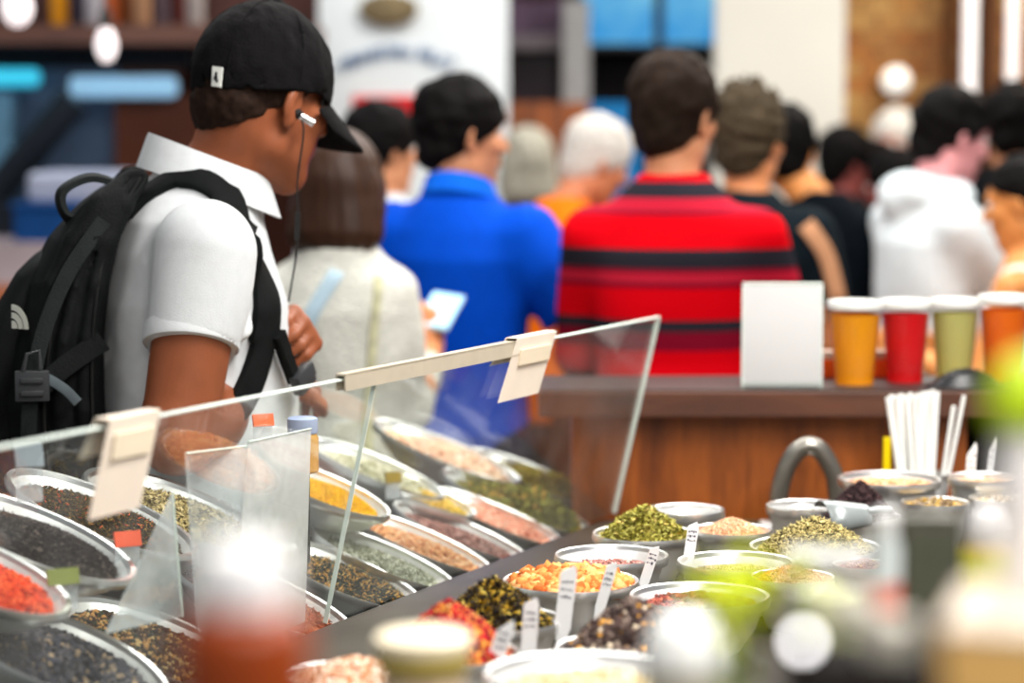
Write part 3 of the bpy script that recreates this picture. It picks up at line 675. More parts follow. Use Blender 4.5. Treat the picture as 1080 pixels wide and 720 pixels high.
# ash haired man with tan strap
p, s = place(777, 148, 6.0)
ash = person('man with spiky ash brown hair in a dark teal shirt beside the red striped man', (p.x + .03, 6.0, 0), -14, s, SK2, 'spiky', HG, dict(sleeve=.62, sr=.074), mat('dark_teal_shirt', S(14, 24, 30), .8, noise=.15, bump=.1), BLK, head=(-18, 3, 0), seed=9, vox=.008, wide=.92, jx=.172,
             arms={'R': dict(el=(.22, .12, -1), wr=(-.2, .9, .15))})
strap_on(ash, [(.16, -.075, 1.40), (.21, -.07, 1.33), (.235, -.06, 1.25), (.25, -.04, 1.15), (.26, -.03, 1.05)], .045, .008, 'bag_strap', mat('tan_strap', S(190, 140, 104), .7, noise=.08), ash['body'])
strap_on(ash, [(-.01, -.12, 1.36), (.03, -.13, 1.34), (.07, -.13, 1.33)], .10, .002, 'back_print', mat('pale_green_print', S(150, 170, 150), .7, noise=.5, scale=30), ash['body'])
# black shirt
p, s = place(836, 158, 6.9)
person('man in a plain black shirt with a bare neck left of the white pier edge', (p.x + .09, 6.9, 0), -12, s, SK4, 'short', HB, dict(sleeve=.7, sr=.076), mat('navy_black_shirt', S(8, 14, 20), .85, noise=.15, bump=.1), BLK, head=(2, 2, 0), seed=10, vox=.008, headoff=(-.12, .02, 1.62),
       arms={'R': dict(el=(.35, .1, -1), wr=(-.2, .9, .0))})
# white haired man in orange
p, s = place(622, 166, 6.9)
person('older man with white hair in an orange shirt looking down to the right', (p.x - .115, 6.9, 0), -62, s, skin('ruddy', S(206, 130, 92)), 'short', HW, dict(sleeve=.62), mat('orange_shirt', S(244, 116, 16), .8, noise=.06, bump=.1), KHA, head=(-8, 22, 0), seed=11, vox=.008, headoff=(0, .10, 1.62), lean=6)
# grey haired person
p, s = place(557, 172, 8.0)
person('grey haired person in a dark top far behind the blue polo shoulder', (p.x, 8.0, 0), 10, s, SK3, 'bob', HGR, dict(sleeve=.7), mat('dark_brown_top', S(66, 54, 52), .8), BLK, seed=12, vox=.010)
# hooded white jacket
p, s = place(1014, 146, 6.5)
hoo = person('dark haired person in a white hooded jacket leaning to the right', (p.x - .10, 6.5, 0), -66, s, skin('pink', S(220, 150, 152)), 'full', HB, dict(sleeve=1.9, sr=.074, hood=True, off=.014), mat('white_hooded_cloth', S(226, 236, 240), .85, noise=.05, bump=.2, bscale=80), BLK, head=(-6, 14, 0), seed=13, vox=.008,
             headoff=(0, .06, 1.63), lean=3, top_name='hooded_jacket', wide=.92, arms={'R': dict(el=(.12, .62, -.8), wr=(.0, .95, .18)), 'L': dict(el=(-.2, .5, -.8), wr=(.2, .9, .4))})
strap_on(hoo, [(.10, .0, 1.42), (.12, .09, 1.36), (.12, .14, 1.25), (.12, .15, 1.1)], .05, .005, 'blue_panel', mat('ice_blue_cloth', S(166, 204, 230), .8, noise=.1), hoo['body'])
# right edge people
p, s = place(1068, 132, 7.4)
person('person with thick black hair and dark clothes at the right edge behind the hooded jacket', (p.x, 7.4, 0), -20, s, SK1, 'full', HB, dict(sleeve=1.9), BLK, BLK, seed=14, vox=.010)
p, s = place(1075, 213, 6.0)
rw = person('dark haired woman with bare shoulders and a white strap at the right edge', (p.x + .02, 6.0, 0), 62, s, SK4, 'bun', HB, dict(tank=True), mat('white_top', S(226, 222, 220), .8, noise=.04), JEAN, head=(6, 12, 0), seed=15, vox=.008,
            arms={'L': dict(el=(-.25, .25, -1), wr=(.1, .9, .3)), 'R': dict(el=(.3, .1, -1), wr=(-.3, .9, .2))})
def body_strap(pr, pts, width, m, name='shoulder_strap'):
    q = dict(pr); q['shirt'] = pr['body']; return strap_on(q, pts, width, .003, name, m, pr['body'])
body_strap(rw, [(-.10, -.10, 1.32), (-.10, -.04, 1.43), (-.10, .06, 1.40), (-.10, .10, 1.33)], .018, MATS['white_top'])
# dim people far back
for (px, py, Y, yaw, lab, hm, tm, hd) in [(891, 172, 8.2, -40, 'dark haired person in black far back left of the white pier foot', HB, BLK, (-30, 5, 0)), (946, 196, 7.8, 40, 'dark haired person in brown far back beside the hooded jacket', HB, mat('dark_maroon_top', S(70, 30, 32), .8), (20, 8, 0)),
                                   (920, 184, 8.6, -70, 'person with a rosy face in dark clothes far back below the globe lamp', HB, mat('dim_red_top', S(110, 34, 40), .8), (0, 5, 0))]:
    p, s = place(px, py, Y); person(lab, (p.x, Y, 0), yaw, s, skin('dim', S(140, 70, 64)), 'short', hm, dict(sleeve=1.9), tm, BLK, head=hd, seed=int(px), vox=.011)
p, s = place(941, 152, 9.0)
person('pale haired person far back under the globe lamp', (p.x, 8.9, 0), 150, s, SK3, 'short', HW, dict(sleeve=1.9), mat('pale_pink_top', S(200, 170, 160), .8), BLK, seed=77, vox=.011)

# ------------------------------------------------------------------ the man in the cap (in focus)
YM = 3.85; SM = 1.07; YAW = -80
POLO = mat('white_pique', S(205, 208, 210), .8, noise=.03, scale=60, bump=.12, bscale=500)
MX = (208 - 540) / F * YM
TM = [(.80, .162, .118, .0), (.90, .17, .13, .0), (1.0, .162, .13, .0), (1.08, .158, .132, .0), (1.2, .164, .138, -.003), (1.30, .170, .132, -.008), (1.37, .160, .112, -.012), (1.42, .135, .098, -.012), (1.455, .105, .088, .0), (1.485, .078, .074, .02)]
CN = Vector((.40, -.12, -1)).normalized()
_sh = Vector((.188, .004, 1.388 - .095)); _ed = Vector((.10, -.17, -1)).normalized()
def _sl(t, a, r=.071): 
    u = _ed.cross(Vector((0, 1, 0))).normalized(); v = _ed.cross(u); return _sh + _ed * t + (u * math.cos(a) + v * math.sin(a)) * r
CRE = []
for (t0, a0_, t1, a1_, r_) in ((.02, 2.6, .11, 3.6, .011), (.05, 2.3, .125, 3.2, .010), (.03, 3.4, .08, 4.3, .010), (.07, 4.0, .115, 4.7, .009), (.0, 2.0, .07, 2.7, .010), (.06, 3.0, .12, 4.2, .008)):
    for k in range(6):
        q0, q1 = k / 6, (k + 1) / 6; CRE.append((_sl(t0 + (t1 - t0) * q0, a0_ + (a1_ - a0_) * q0), _sl(t0 + (t1 - t0) * q1, a0_ + (a1_ - a0_) * q1), r_, .007, 'add'))
for k in range(18):                                                    # sewn seam round the arm hole
    b0_, b1_ = -1.2 + 4.6 * k / 18, -1.2 + 4.6 * (k + 1) / 18
    f_ = lambda q: Vector((.150 + .02 * math.sin(q), .012 + math.cos(q) * .094, 1.300 + math.sin(q) * .098))
    CRE.append((f_(b0_), f_(b1_), .0045, .006, 'cut'))
for (p_, q_) in (((.10, -.11, 1.16), (.155, -.03, 1.27)), ((.12, -.09, 1.08), (.16, -.02, 1.2)), ((.13, -.08, 1.0), (.155, -.03, 1.12)), ((.06, -.135, 1.12), (.12, -.10, 1.22))):
    CRE.append((p_, q_, .013, .010, 'add'))
man = person('man in a black cap and white polo shirt with a backpack seen from behind', (MX, YM, 0), YAW, SM, skin('brown', S(138, 78, 50)), None, None, dict(sleeve=.53, sr=.073), POLO, JEAN, head=(33, 10, 0), dz=-.095, seed=21, vox=.0055, torso=TM,
             headoff=(0, .100, 1.600), folds=(.0036, 30), jx=.188, jy=.004, jz=1.388, arm_r=1.22, sk=.030, ul=.268, st=.008, cn=CN, creases=CRE,
             arms={'R': dict(el=(.10, -.17, -1), wr=(-.80, .55, .20), hd=(-.85, .5, .0), pn=(0, -.2, -1), ts=-1, curl=.5), 'L': dict(el=(-.2, .04, -1), wr=(.74, .50, .50), hd=(.95, .25, .1), pn=(.3, -.7, -.5), ts=-1, curl=.75)})
mb = man['body']; HM = man['HM']; MT = man['MT']
# hair below the cap
g = SDF(HM @ Vector((0, 0, 0)) - Vector((.17, .17, .17)), HM @ Vector((0, 0, 0)) + Vector((.17, .17, .17)), .004)
hc_ = lambda X, Y, Z: np.maximum(-(Z - (-.066 + .58 * (Y + .1))), Z - .02)
g.ell((0, -.014, .030), (.0815, .1035, .095), .004, HM, clip=hc_)
g.ell((0, -.050, -.02), (.068, .0645, .068), .004, HM, clip=hc_)
g.noise(.0016, 330, 5); g.build('hair', mat('cropped_hair', S(36, 24, 18), .7, noise=.4, scale=90), mb)
# cap
CAPM = mat('black_cap_cotton', S(17, 16, 17), .8, noise=.2, scale=60, bump=.25, bscale=220)
TIL = HM @ Matrix.Rotation(R(-4), 4, 'X')
g = SDF(HM @ Vector((0, 0, .05)) - Vector((.17, .18, .17)), HM @ Vector((0, 0, .05)) + Vector((.17, .18, .17)), .004)
g.ell((0, -.008, .026), (.092, .113, .118), .01, TIL, clip=lambda X, Y, Z: -(Z - (.010 + .24 * np.minimum(Y, 0))))
g.ell((0, -.008, .022), (.084, .105, .108), .003, TIL, 'cut')
g.noise(.0011, 90, 9); g.noise(.0006, 240, 3)
cap = g.build('cap', CAPM, mb)
b = MB(); n = 22; mr = 8; vs = []; fs = []
for side in (0, 1):
    for i in range(n + 1):
        a = R(-62) + R(124) * i / n
        for j in range(mr + 1):
            t = j / mr; ext = .090 * (max(0, math.cos(a * 1.25)) ** .55)
            x = math.sin(a) * (.091 + .012 * t); y = -.008 + math.cos(a) * .112 + t * ext; x = math.sin(a) * .091 * (1 - .06 * t)
            z = .018 - 4.2 * x * x - .62 * t * ext + (.0045 if side == 0 else 0) * (1 - .5 * t)
            vs.append((x, y, z))
N1 = (n + 1) * (mr + 1); q = lambda i, j, s_: s_ * N1 + i * (mr + 1) + j
for i in range(n):
    for j in range(mr):
        fs += [(q(i, j, 0), q(i + 1, j, 0), q(i + 1, j + 1, 0), q(i, j + 1, 0)), (q(i, j, 1), q(i, j + 1, 1), q(i + 1, j + 1, 1), q(i + 1, j, 1))]
    fs += [(q(i, mr, 0), q(i + 1, mr, 0), q(i + 1, mr, 1), q(i, mr, 1)), (q(i, 0, 0), q(i, 0, 1), q(i + 1, 0, 1), q(i + 1, 0, 0))]
for j in range(mr): fs += [(q(0, j, 0), q(0, j + 1, 0), q(0, j + 1, 1), q(0, j, 1)), (q(n, j, 0), q(n, j, 1), q(n, j + 1, 1), q(n, j + 1, 0))]
b.add(vs, fs, TIL); b.build('brim', CAPM, cap, True)
b = MB(); b.ball((0, -.008, .144), (.012, .012, .006), 14, TIL); b.build('button', CAPM, cap, True)
# stitched seams and the white tab with its small dark mark
b = MB()
for k in range(6):
    a = PI / 6 + k * PI / 3
    pts = [TIL @ Vector((math.sin(a) * .0925 * math.cos(e), -.008 + math.cos(a) * .1135 * math.cos(e), .026 + .1185 * math.sin(e))) for e in [R(-5 + 95 * i / 12) for i in range(13)]]
    b.tube(pts, .0011, 6)
b.build('panel_seam', CAPM, cap, True)
b = MB(); aa = R(180 - 38 - 22)
def capp(a, z, off=0): 
    c = math.sqrt(max(0, 1 - ((z - .026) / .118) ** 2)); return TIL @ Vector((math.sin(a) * (.0925 + off) * c, -.008 + math.cos(a) * (.1135 + off) * c, z))
a0, a1 = R(163), R(153.5)
def patch(b, a0, a1, z0, z1, off, n=4):
    vs = []; fs = []
    for o in (off, off - .003):
        for i in range(n + 1):
            for z in (z0, z1): vs.append(capp(a0 + (a1 - a0) * i / n, z, o))
    m = 2 * (n + 1)
    for i in range(n):
        k = 2 * i; fs += [(k, k + 2, k + 3, k + 1), (m + k, m + k + 1, m + k + 3, m + k + 2), (k, m + k, m + k + 2, k + 2), (k + 1, k + 3, m + k + 3, m + k + 1)]
    fs += [(0, 1, m + 1, m), (2 * n, m + 2 * n, m + 2 * n + 1, 2 * n + 1)]
    b.add(vs, fs)
patch(b, a0, a1, -.012, .016, .0045); b.cur = 1
am = (a0 + a1) / 2
patch(b, am + .028, am - .020, -.003, .002, .0062, 2); patch(b, am + .012, am - .012, .002, .008, .0062, 2); patch(b, am - .005, am - .03, -.006, -.002, .0062, 2)
o = b.build('tab', [mat('tab_white', S(226, 228, 222), .6, noise=.02), mat('tab_mark', (.03, .03, .03), .6, noise=0)], cap); o['label'] = 'small white tab with a dark mark'
# polo collar, sleeve cuff, placket edge
polo_collar(mb, Matrix.Translation((0, .016, -.095)), POLO, (0, 0), -.42, 1.512, .079, .046)
sh, el, wr, _ = man['A']['R']; e2 = sh + (el - sh) * .53; dd = CN
rot = dd.to_track_quat('Z', 'Y').to_matrix().to_4x4()
b = MB(); b.lathe([(.0645, -.028), (.0680, -.027), (.0690, -.004), (.0675, .0), (.0600, -.002)], 36, Matrix.Translation(e2) @ rot, sy=1.06, close=False); b.build('sleeve_cuff', POLO, mb, True)
# black cord bracelet on the right wrist
wp_ = el + (wr - el) * .90; rot = (wr - el).normalized().to_track_quat('Z', 'Y').to_matrix().to_4x4()
b = MB(); pts = [Matrix.Translation(wp_) @ rot @ Vector((math.cos(a) * .035, math.sin(a) * .035, .004 * math.sin(2 * a))) for a in [2 * PI * i / 24 for i in range(25)]]; b.tube(pts, .0035, 8); b.build('bracelet', BLK, mb, True)
# earphone
MW = Matrix.LocRotScale(mb.location, mb.rotation_euler.to_quaternion(), mb.scale)
def wl_(p): return MW @ p
ear = HM @ Vector((.086, .006, -.026))
ep = tag(empty('earphone', wl_(ear)), 'silver and black wired earphone in the right ear of the man in the cap', 'earphone')
b = MB(); e0 = wl_(ear); e1 = wl_(HM @ Vector((.094, .026, -.034))); e2_ = wl_(HM @ Vector((.080, .004, -.022))); L0 = Vector(ep.location)
b.tube([e2_ - L0, e0 - L0], [.008, .0075], 12); b.build('earbud', mat('earbud_black', (.02, .02, .02), .4, noise=0), ep, True)
b = MB(); b.tube([e0 - L0, (e0 + e1) / 2 - L0, e1 - L0], [.006, .006, .0065], 12); b.build('metal_housing', mat('earbud_silver', (.7, .72, .75), .25, .9, noise=0), ep, True)
b = MB(); cb = [e0, wl_(HM @ Vector((.092, .012, -.05))), wl_(HM @ Vector((.082, .02, -.12))), wl_(HM @ Vector((.075, .035, -.17))), wl_(HM @ Vector((.07, .045, -.22))), wl_(MT @ Vector((.06, .13, 1.30)))]
b.tube([q - L0 for q in spline(cb, 6)], .0016, 8); b.tube([wl_(HM @ Vector((.076, .033, -.165))) - L0, wl_(HM @ Vector((.071, .042, -.205))) - L0], .0042, 8); b.build('cable', mat('cable_black', (.015, .015, .015), .5, noise=0), ep, True)

# ------------------------------------------------------------------ backpack
NYL = mat('black_nylon', S(20, 22, 22), .62, noise=.2, scale=30, bump=.25, bscale=350); NYL2 = mat('dark_grey_nylon', S(34, 38, 38), .6, noise=.15, scale=30, bump=.2, bscale=350)
bp = tag(empty('backpack', (MX, YM, 0), R(YAW)), 'black backpack worn by the man in the white polo shirt', 'backpack'); bp.scale = (SM,) * 3
rows = [(.93, .135, .062, -.205), (.97, .148, .078, -.210), (1.06, .155, .078, -.214), (1.16, .155, .070, -.206), (1.24, .150, .060, -.190), (1.30, .142, .048, -.166), (1.35, .128, .036, -.135), (1.39, .10, .022, -.100)]
g = SDF((-.24, -.36, .86), (.24, -.03, 1.46), .005)
g.loft(rows, .02, None, 0, 3.2, .03)
for (x, dx) in ((.158, .0),):
    for sx in (-1, 1):
        for k, yy in enumerate((.030, .0, -.034)):                      # piped ridges running down the side panel
            pts = [Vector((sx * (r[1] - .004), r[3] + yy * r[2] / .07 + .01, r[0])) for r in rows]
            for i in range(len(pts) - 1): g.cone(pts[i], pts[i + 1], .010, .010, .010)
        for yy in (.016, -.017):
            pts = [Vector((sx * (r[1] + .006), r[3] + yy * r[2] / .07 + .01, r[0])) for r in rows]
            for i in range(len(pts) - 1): g.cone(pts[i], pts[i + 1], .006, .006, .006, op='cut')
g.noise(.0028, 34, 31, (1, 1, .6)); g.build('main_compartment', NYL, bp)
g = SDF((-.22, -.42, .86), (.22, -.12, 1.36), .005)
g.loft([(.93, .115, .045, -.275), (1.0, .125, .055, -.285), (1.1, .125, .050, -.280), (1.18, .12, .042, -.262), (1.25, .105, .030, -.235), (1.29, .08, .016, -.21)], .02, None, 0, 3.0, .03)
g.noise(.0025, 38, 33); g.build('front_pocket', NYL, bp)
# zipper lines, haul loop, side strap with buckle
b = MB()
for rr in ((.05,), (-.01,)):
    pts = [Vector((r[1] + .007, r[3] + (rr[0]) * r[2] / .07, r[0])) for r in rows[1:]]; b.tube(spline(pts, 4), .0022, 6)
b.build('zipper', mat('zip_black', (.01, .01, .01), .35, noise=0), bp, True)
b = MB(); pts = spline([(.05, -.085, 1.350), (.06, -.115, 1.372), (.065, -.155, 1.384), (.07, -.192, 1.366), (.07, -.185, 1.335), (.07, -.15, 1.32)], 6); nn = []
for i, q_ in enumerate(pts): nn.append((q_ - Vector((.06, -.14, 1.34))).normalized())
b.ribbon(pts, nn, .034, .009); b.build('haul_loop', NYL2, bp, True)
def pside(z, yy, off=.012):
    r = [float(np.interp(z, [q[0] for q in rows], [q[i] for q in rows])) for i in range(4)]; return Vector((r[1] + off, r[3] + yy, z))
b = MB(); pts = spline([pside(1.33, .01), pside(1.26, -.005), pside(1.18, -.02), pside(1.10, -.03, .018), pside(1.02, -.035), pside(.95, -.03)], 6); b.ribbon(pts, [Vector((1, 0, .1))] * len(pts), .022, .004); b.build('side_strap', NYL2, bp, True)
b = MB(); c_ = pside(1.10, -.03, .026); M_ = Matrix.Translation(c_)
b.box((-.006, -.024, -.022), (.006, .024, .022), M_, .003); b.box((.004, -.016, -.014), (.010, .016, -.006), M_, .002); b.box((.004, -.016, .004), (.010, .016, .012), M_, .002); b.tube([M_ @ Vector((.004, -.012, .022)), M_ @ Vector((.006, -.006, .045)), M_ @ Vector((.004, .01, .05)), M_ @ Vector((.004, .012, .024))], .0035, 8)
b.build('buckle', mat('buckle_black', (.035, .037, .04), .3, noise=0), bp, True)
b = MB(); pts = spline([pside(1.11, -.01, .022), pside(1.095, .015, .03), pside(1.075, .035, .026)], 5); b.ribbon(pts, [Vector((1, 0, .2))] * len(pts), .014, .003); b.build('strap_end', mat('strap_grey', S(82, 90, 94), .6), bp, True)
b = MB(); pts = [pside(1.20, .05, .004), pside(1.09, -.02, .02)]; b.ribbon(spline([pside(1.16, .065, .002), pside(1.13, .02, .016), pside(1.10, -.015, .022)], 6), [Vector((1, 0, .3))] * 13, .03, .004)
b.build('compression_strap', NYL, bp, True)
# small white emblem: a quarter dome of nested curves
b = MB()
ec = Vector((.10, -.276, 1.215)); 
def fp(u, v): return Vector((.132 - .3 * (u) * .10, -.258 - .30 * u - .25 * 0, 1.17)) 
E0 = pside(1.20, -.066, .0); 
for (r0, r1) in ((.0, .011), (.0145, .0225), (.026, .034)):
    vs = []; fs = []; n = 10
    for i in range(n + 1):
        a = PI / 2 * i / n
        for rr in (r0, r1): vs.append(Vector((0, -.020 + math.cos(a) * rr, -.016 + math.sin(a) * rr)))
    for i in range(n): fs.append((2 * i, 2 * i + 1, 2 * i + 3, 2 * i + 2))
    m = len(vs); vs += [v + Vector((.002, 0, 0)) for v in vs]; fs += [tuple(m + k for k in reversed(f)) for f in fs]
    b.add(vs, fs, Matrix.Translation(E0 + Vector((-.001, .010, -.006))) @ Matrix.Rotation(R(-48), 4, 'Z'))
b.build('emblem', mat('emblem_white', S(216, 218, 208), .6, noise=.02), bp)['label'] = 'small white emblem of nested curves'
# shoulder strap over the right shoulder and chest
sp_ = [(.085, -.115, 1.345), (.09, -.075, 1.385), (.098, -.03, 1.405), (.115, .03, 1.375), (.140, .078, 1.31), (.150, .098, 1.245), (.152, .094, 1.18), (.155, .080, 1.125), (.160, .05, 1.07), (.160, .01, 1.03)]
so = strap_on(man, sp_, [.030] * 14 + [.036] * 8 + [.052] * 24 + [.04] * 18, .011, 'shoulder_strap', NYL, bp, .001)
strap_on(man, [(-x, y, z) for x, y, z in sp_], [.030] * 14 + [.036] * 8 + [.052] * 24 + [.04] * 18, .011, 'shoulder_strap', NYL, bp, .001)
strap_on(man, [(.136, .100, 1.165), (.122, .118, 1.125), (.105, .128, 1.095)], .024, .010, 'chest_strap', NYL, bp, .012)
b = MB(); M_ = Matrix.Translation((.108, .146, 1.095)) @ Matrix.Rotation(R(-38), 4, 'Z') @ Matrix.Rotation(R(30), 4, 'Y')
b.box((-.022, -.009, -.016), (.022, .009, .016), M_, .004); b.box((-.030, -.005, -.011), (-.018, .005, .011), M_, .002); b.build('chest_buckle', MATS['buckle_black'], bp, True)
# ------------------------------------------------------------------ counters
ZT = 0.87                                    # worktop height
GD = Vector((.42, .907, 0)).normalized()     # along the sneeze guard, away from the camera
GN = Vector((-GD.y, GD.x, 0))                # across it, towards the customers
GB = Vector((-.300, 3.2, 0))                 # a point on the foot of the guard
def gp(s_, p, z): v = GB + GD * s_ + GN * p; v.z = z; return v
def prism(b, pts, z0, z1):
    n = len(pts); b.add([(p[0], p[1], z0) for p in pts] + [(p[0], p[1], z1) for p in pts], [tuple(reversed(range(n))), tuple(range(n, 2 * n))] + [(i, (i + 1) % n, n + (i + 1) % n, n + i) for i in range(n)])
def s_at(Y): return (Y - GB.y) / GD.y
s0, s1 = s_at(.55), s_at(4.24)
wtb = tag(empty('tea_counter', gp(.0, -.4, 0)), 'long dark worktop and cabinet carrying the round bowls of tea', 'counter')
b = MB(); near = gp(s0, 0.0, 0); far = gp(s1, 0.0, 0)
prism(b, [(near.x - .02, near.y), (1.35, near.y), (1.35, 4.24), (far.x - .02, 4.24)], ZT - .04, ZT); kid(b.build('worktop', mat('dark_worktop', S(66, 60, 52), .35, .0, noise=.2, scale=8)), wtb)
b = MB(); prism(b, [(near.x + .04, near.y + .05), (1.3, near.y + .05), (1.3, 4.2), (far.x + .02, 4.2)], 0, ZT - .04); kid(b.build('cabinet', mat('cabinet_brown', S(70, 42, 28), .5, noise=.2, scale=5)), wtb)
rk = tag(empty('bowl_rack', gp(.0, .2, 0)), 'sloping dark metal rack under the tilted bowls beyond the acrylic guard', 'rack')
TILT = R(19); PB = .30
def slab(b, sa, sb, pa, pb, za, zb, th):
    vs = [gp(sa, pa, za), gp(sb, pa, za), gp(sb, pb, zb), gp(sa, pb, zb)]; vs = vs + [v - Vector((0, 0, th)) for v in vs]
    b.add(vs, [(0, 1, 2, 3), (7, 6, 5, 4), (0, 4, 5, 1), (1, 5, 6, 2), (2, 6, 7, 3), (3, 7, 4, 0)])
RACK = mat('rack_black', S(36, 42, 42), .35, .3, noise=.2, scale=9)
b = MB(); slab(b, s0, 1.45, .015, PB, .765, .765 + PB * .45, .02); kid(b.build('sloped_tray', RACK), rk)
b = MB(); slab(b, s0, 1.45, PB, PB + .015, .92, .92, .16); kid(b.build('back_lip', RACK), rk)
b = MB(); slab(b, s0, 1.40, .02, PB - .02, .745, .745, .745); kid(b.build('base_cabinet', MATS['cabinet_brown']), rk)

# wooden bar with a thick top
bar = tag(empty('wooden_bar', P(840, 500, 4.4)), 'brown wooden bar with a thick top behind the bowls', 'bar')
zt = P(800, 411, 4.27).z; zb = P(800, 440, 4.27).z; xl = P(604, 420, 4.3).x; xr = P(1023, 420, 4.3).x
b = MB(); b.box((xl - .06, 4.27, zb), (2.2, 4.52, zt - .003), bev=.003); kid(b.build('bar_top', WOODH), bar)
b = MB(); b.box((xl - .055, 4.274, zt - .004), (2.195, 4.515, zt)); kid(b.build('top_laminate', mat('bar_laminate', S(58, 50, 48), .4, noise=.15, scale=6)), bar)
b = MB(); b.box((xl, 4.32, 0), (xr, 4.50, zb)); kid(b.build('front_panel', WOOD), bar)
b = MB(); b.box((xr, 4.46, 0), (2.2, 4.50, zb)); kid(b.build('recess_panel', mat('recess_black', S(26, 16, 14), .6)), bar)
b = MB(); b.box((1.5, 4.32, 0), (2.2, 4.46, zb)); kid(b.build('end_panel', WOOD), bar)

# ------------------------------------------------------------------ bowls and their contents
def bowl(c, a, bb, depth, M3, label, group, name='steel_bowl', mat_=None):
    M = Matrix.Translation(c) @ M3
    prof = [(.40, -depth), (.62, -depth + .003), (.86, -depth * .52), (.97, -.008), (1.03, -.002), (1.055, .0015), (1.03, .003), (.965, -.003), (.84, -depth * .50), (.60, -depth + .007), (0.0, -depth + .006)]
    mb_ = MB(); mb_.lathe([(r, z) for r, z in prof], 44, sx=a, sy=bb, close=False); mb_.f.append(tuple(reversed(range(44)))); mb_.m.append(0)
    o = mb_.build(name, mat_ or STEEL, None, True); o.matrix_world = M
    tag(o, label, 'bowl', group)
    r = MB(); r.lathe([(1.01, -.006), (1.062, -.0065), (1.085, .000), (1.065, .0068), (1.015, .0055), (.985, -.002), (1.01, -.006)], 44, sx=a, sy=bb, close=False); r.build('rim', RIM, o, True)
    return o
# grain shapes: unit octahedra stretched to leaves, seeds, curls and chunks
OCT_V = np.array([(1, 0, 0), (-1, 0, 0), (0, 1, 0), (0, -1, 0), (0, 0, 1), (0, 0, -1)], float)
OCT_F = np.array([(0, 2, 4), (2, 1, 4), (1, 3, 4), (3, 0, 4), (2, 0, 5), (1, 2, 5), (3, 1, 5), (0, 3, 5)])
LEAF_V = np.array([(-1, 0, .0), (-.45, .75, .25), (-.45, -.75, .25), (.35, .7, -.25), (.35, -.7, -.25), (1, 0, .3), (0, 0, .45)], float)
LEAF_F = np.array([(0, 2, 6), (0, 6, 1), (1, 6, 3), (2, 4, 6), (3, 6, 5), (4, 5, 6)])
CUBE_V = np.array([(x, y, z) for x in (-.8, .8) for y in (-.8, .8) for z in (-.8, .8)], float); CUBE_F4 = [(0, 1, 3, 2), (4, 6, 7, 5), (0, 4, 5, 1), (2, 3, 7, 6), (0, 2, 6, 4), (1, 5, 7, 3)]
CUBE_F = np.array([t for f in CUBE_F4 for t in ((f[0], f[1], f[2]), (f[0], f[2], f[3]))])
def rand_rot(n, flat):
    a = rng.uniform(0, 2 * PI, n); t = rng.normal(0, flat, n); r = rng.normal(0, flat, n)
    ca, sa, ct, st, cr, sr = np.cos(a), np.sin(a), np.cos(t), np.sin(t), np.cos(r), np.sin(r); o = np.zeros(n); i = np.ones(n)
    Rz = np.stack([ca, -sa, o, sa, ca, o, o, o, i], 1).reshape(-1, 3, 3); Rx = np.stack([i, o, o, o, ct, -st, o, st, ct], 1).reshape(-1, 3, 3); Ry = np.stack([cr, o, sr, o, i, o, -sr, o, cr], 1).reshape(-1, 3, 3)
    return Rz @ Rx @ Ry
GM = {}
def gmat(c):
    k = tuple(c)
    if k not in GM: GM[k] = mat('grain_%d_%d_%d' % k, S(*c), .7, noise=.22, scale=90)
    return GM[k]
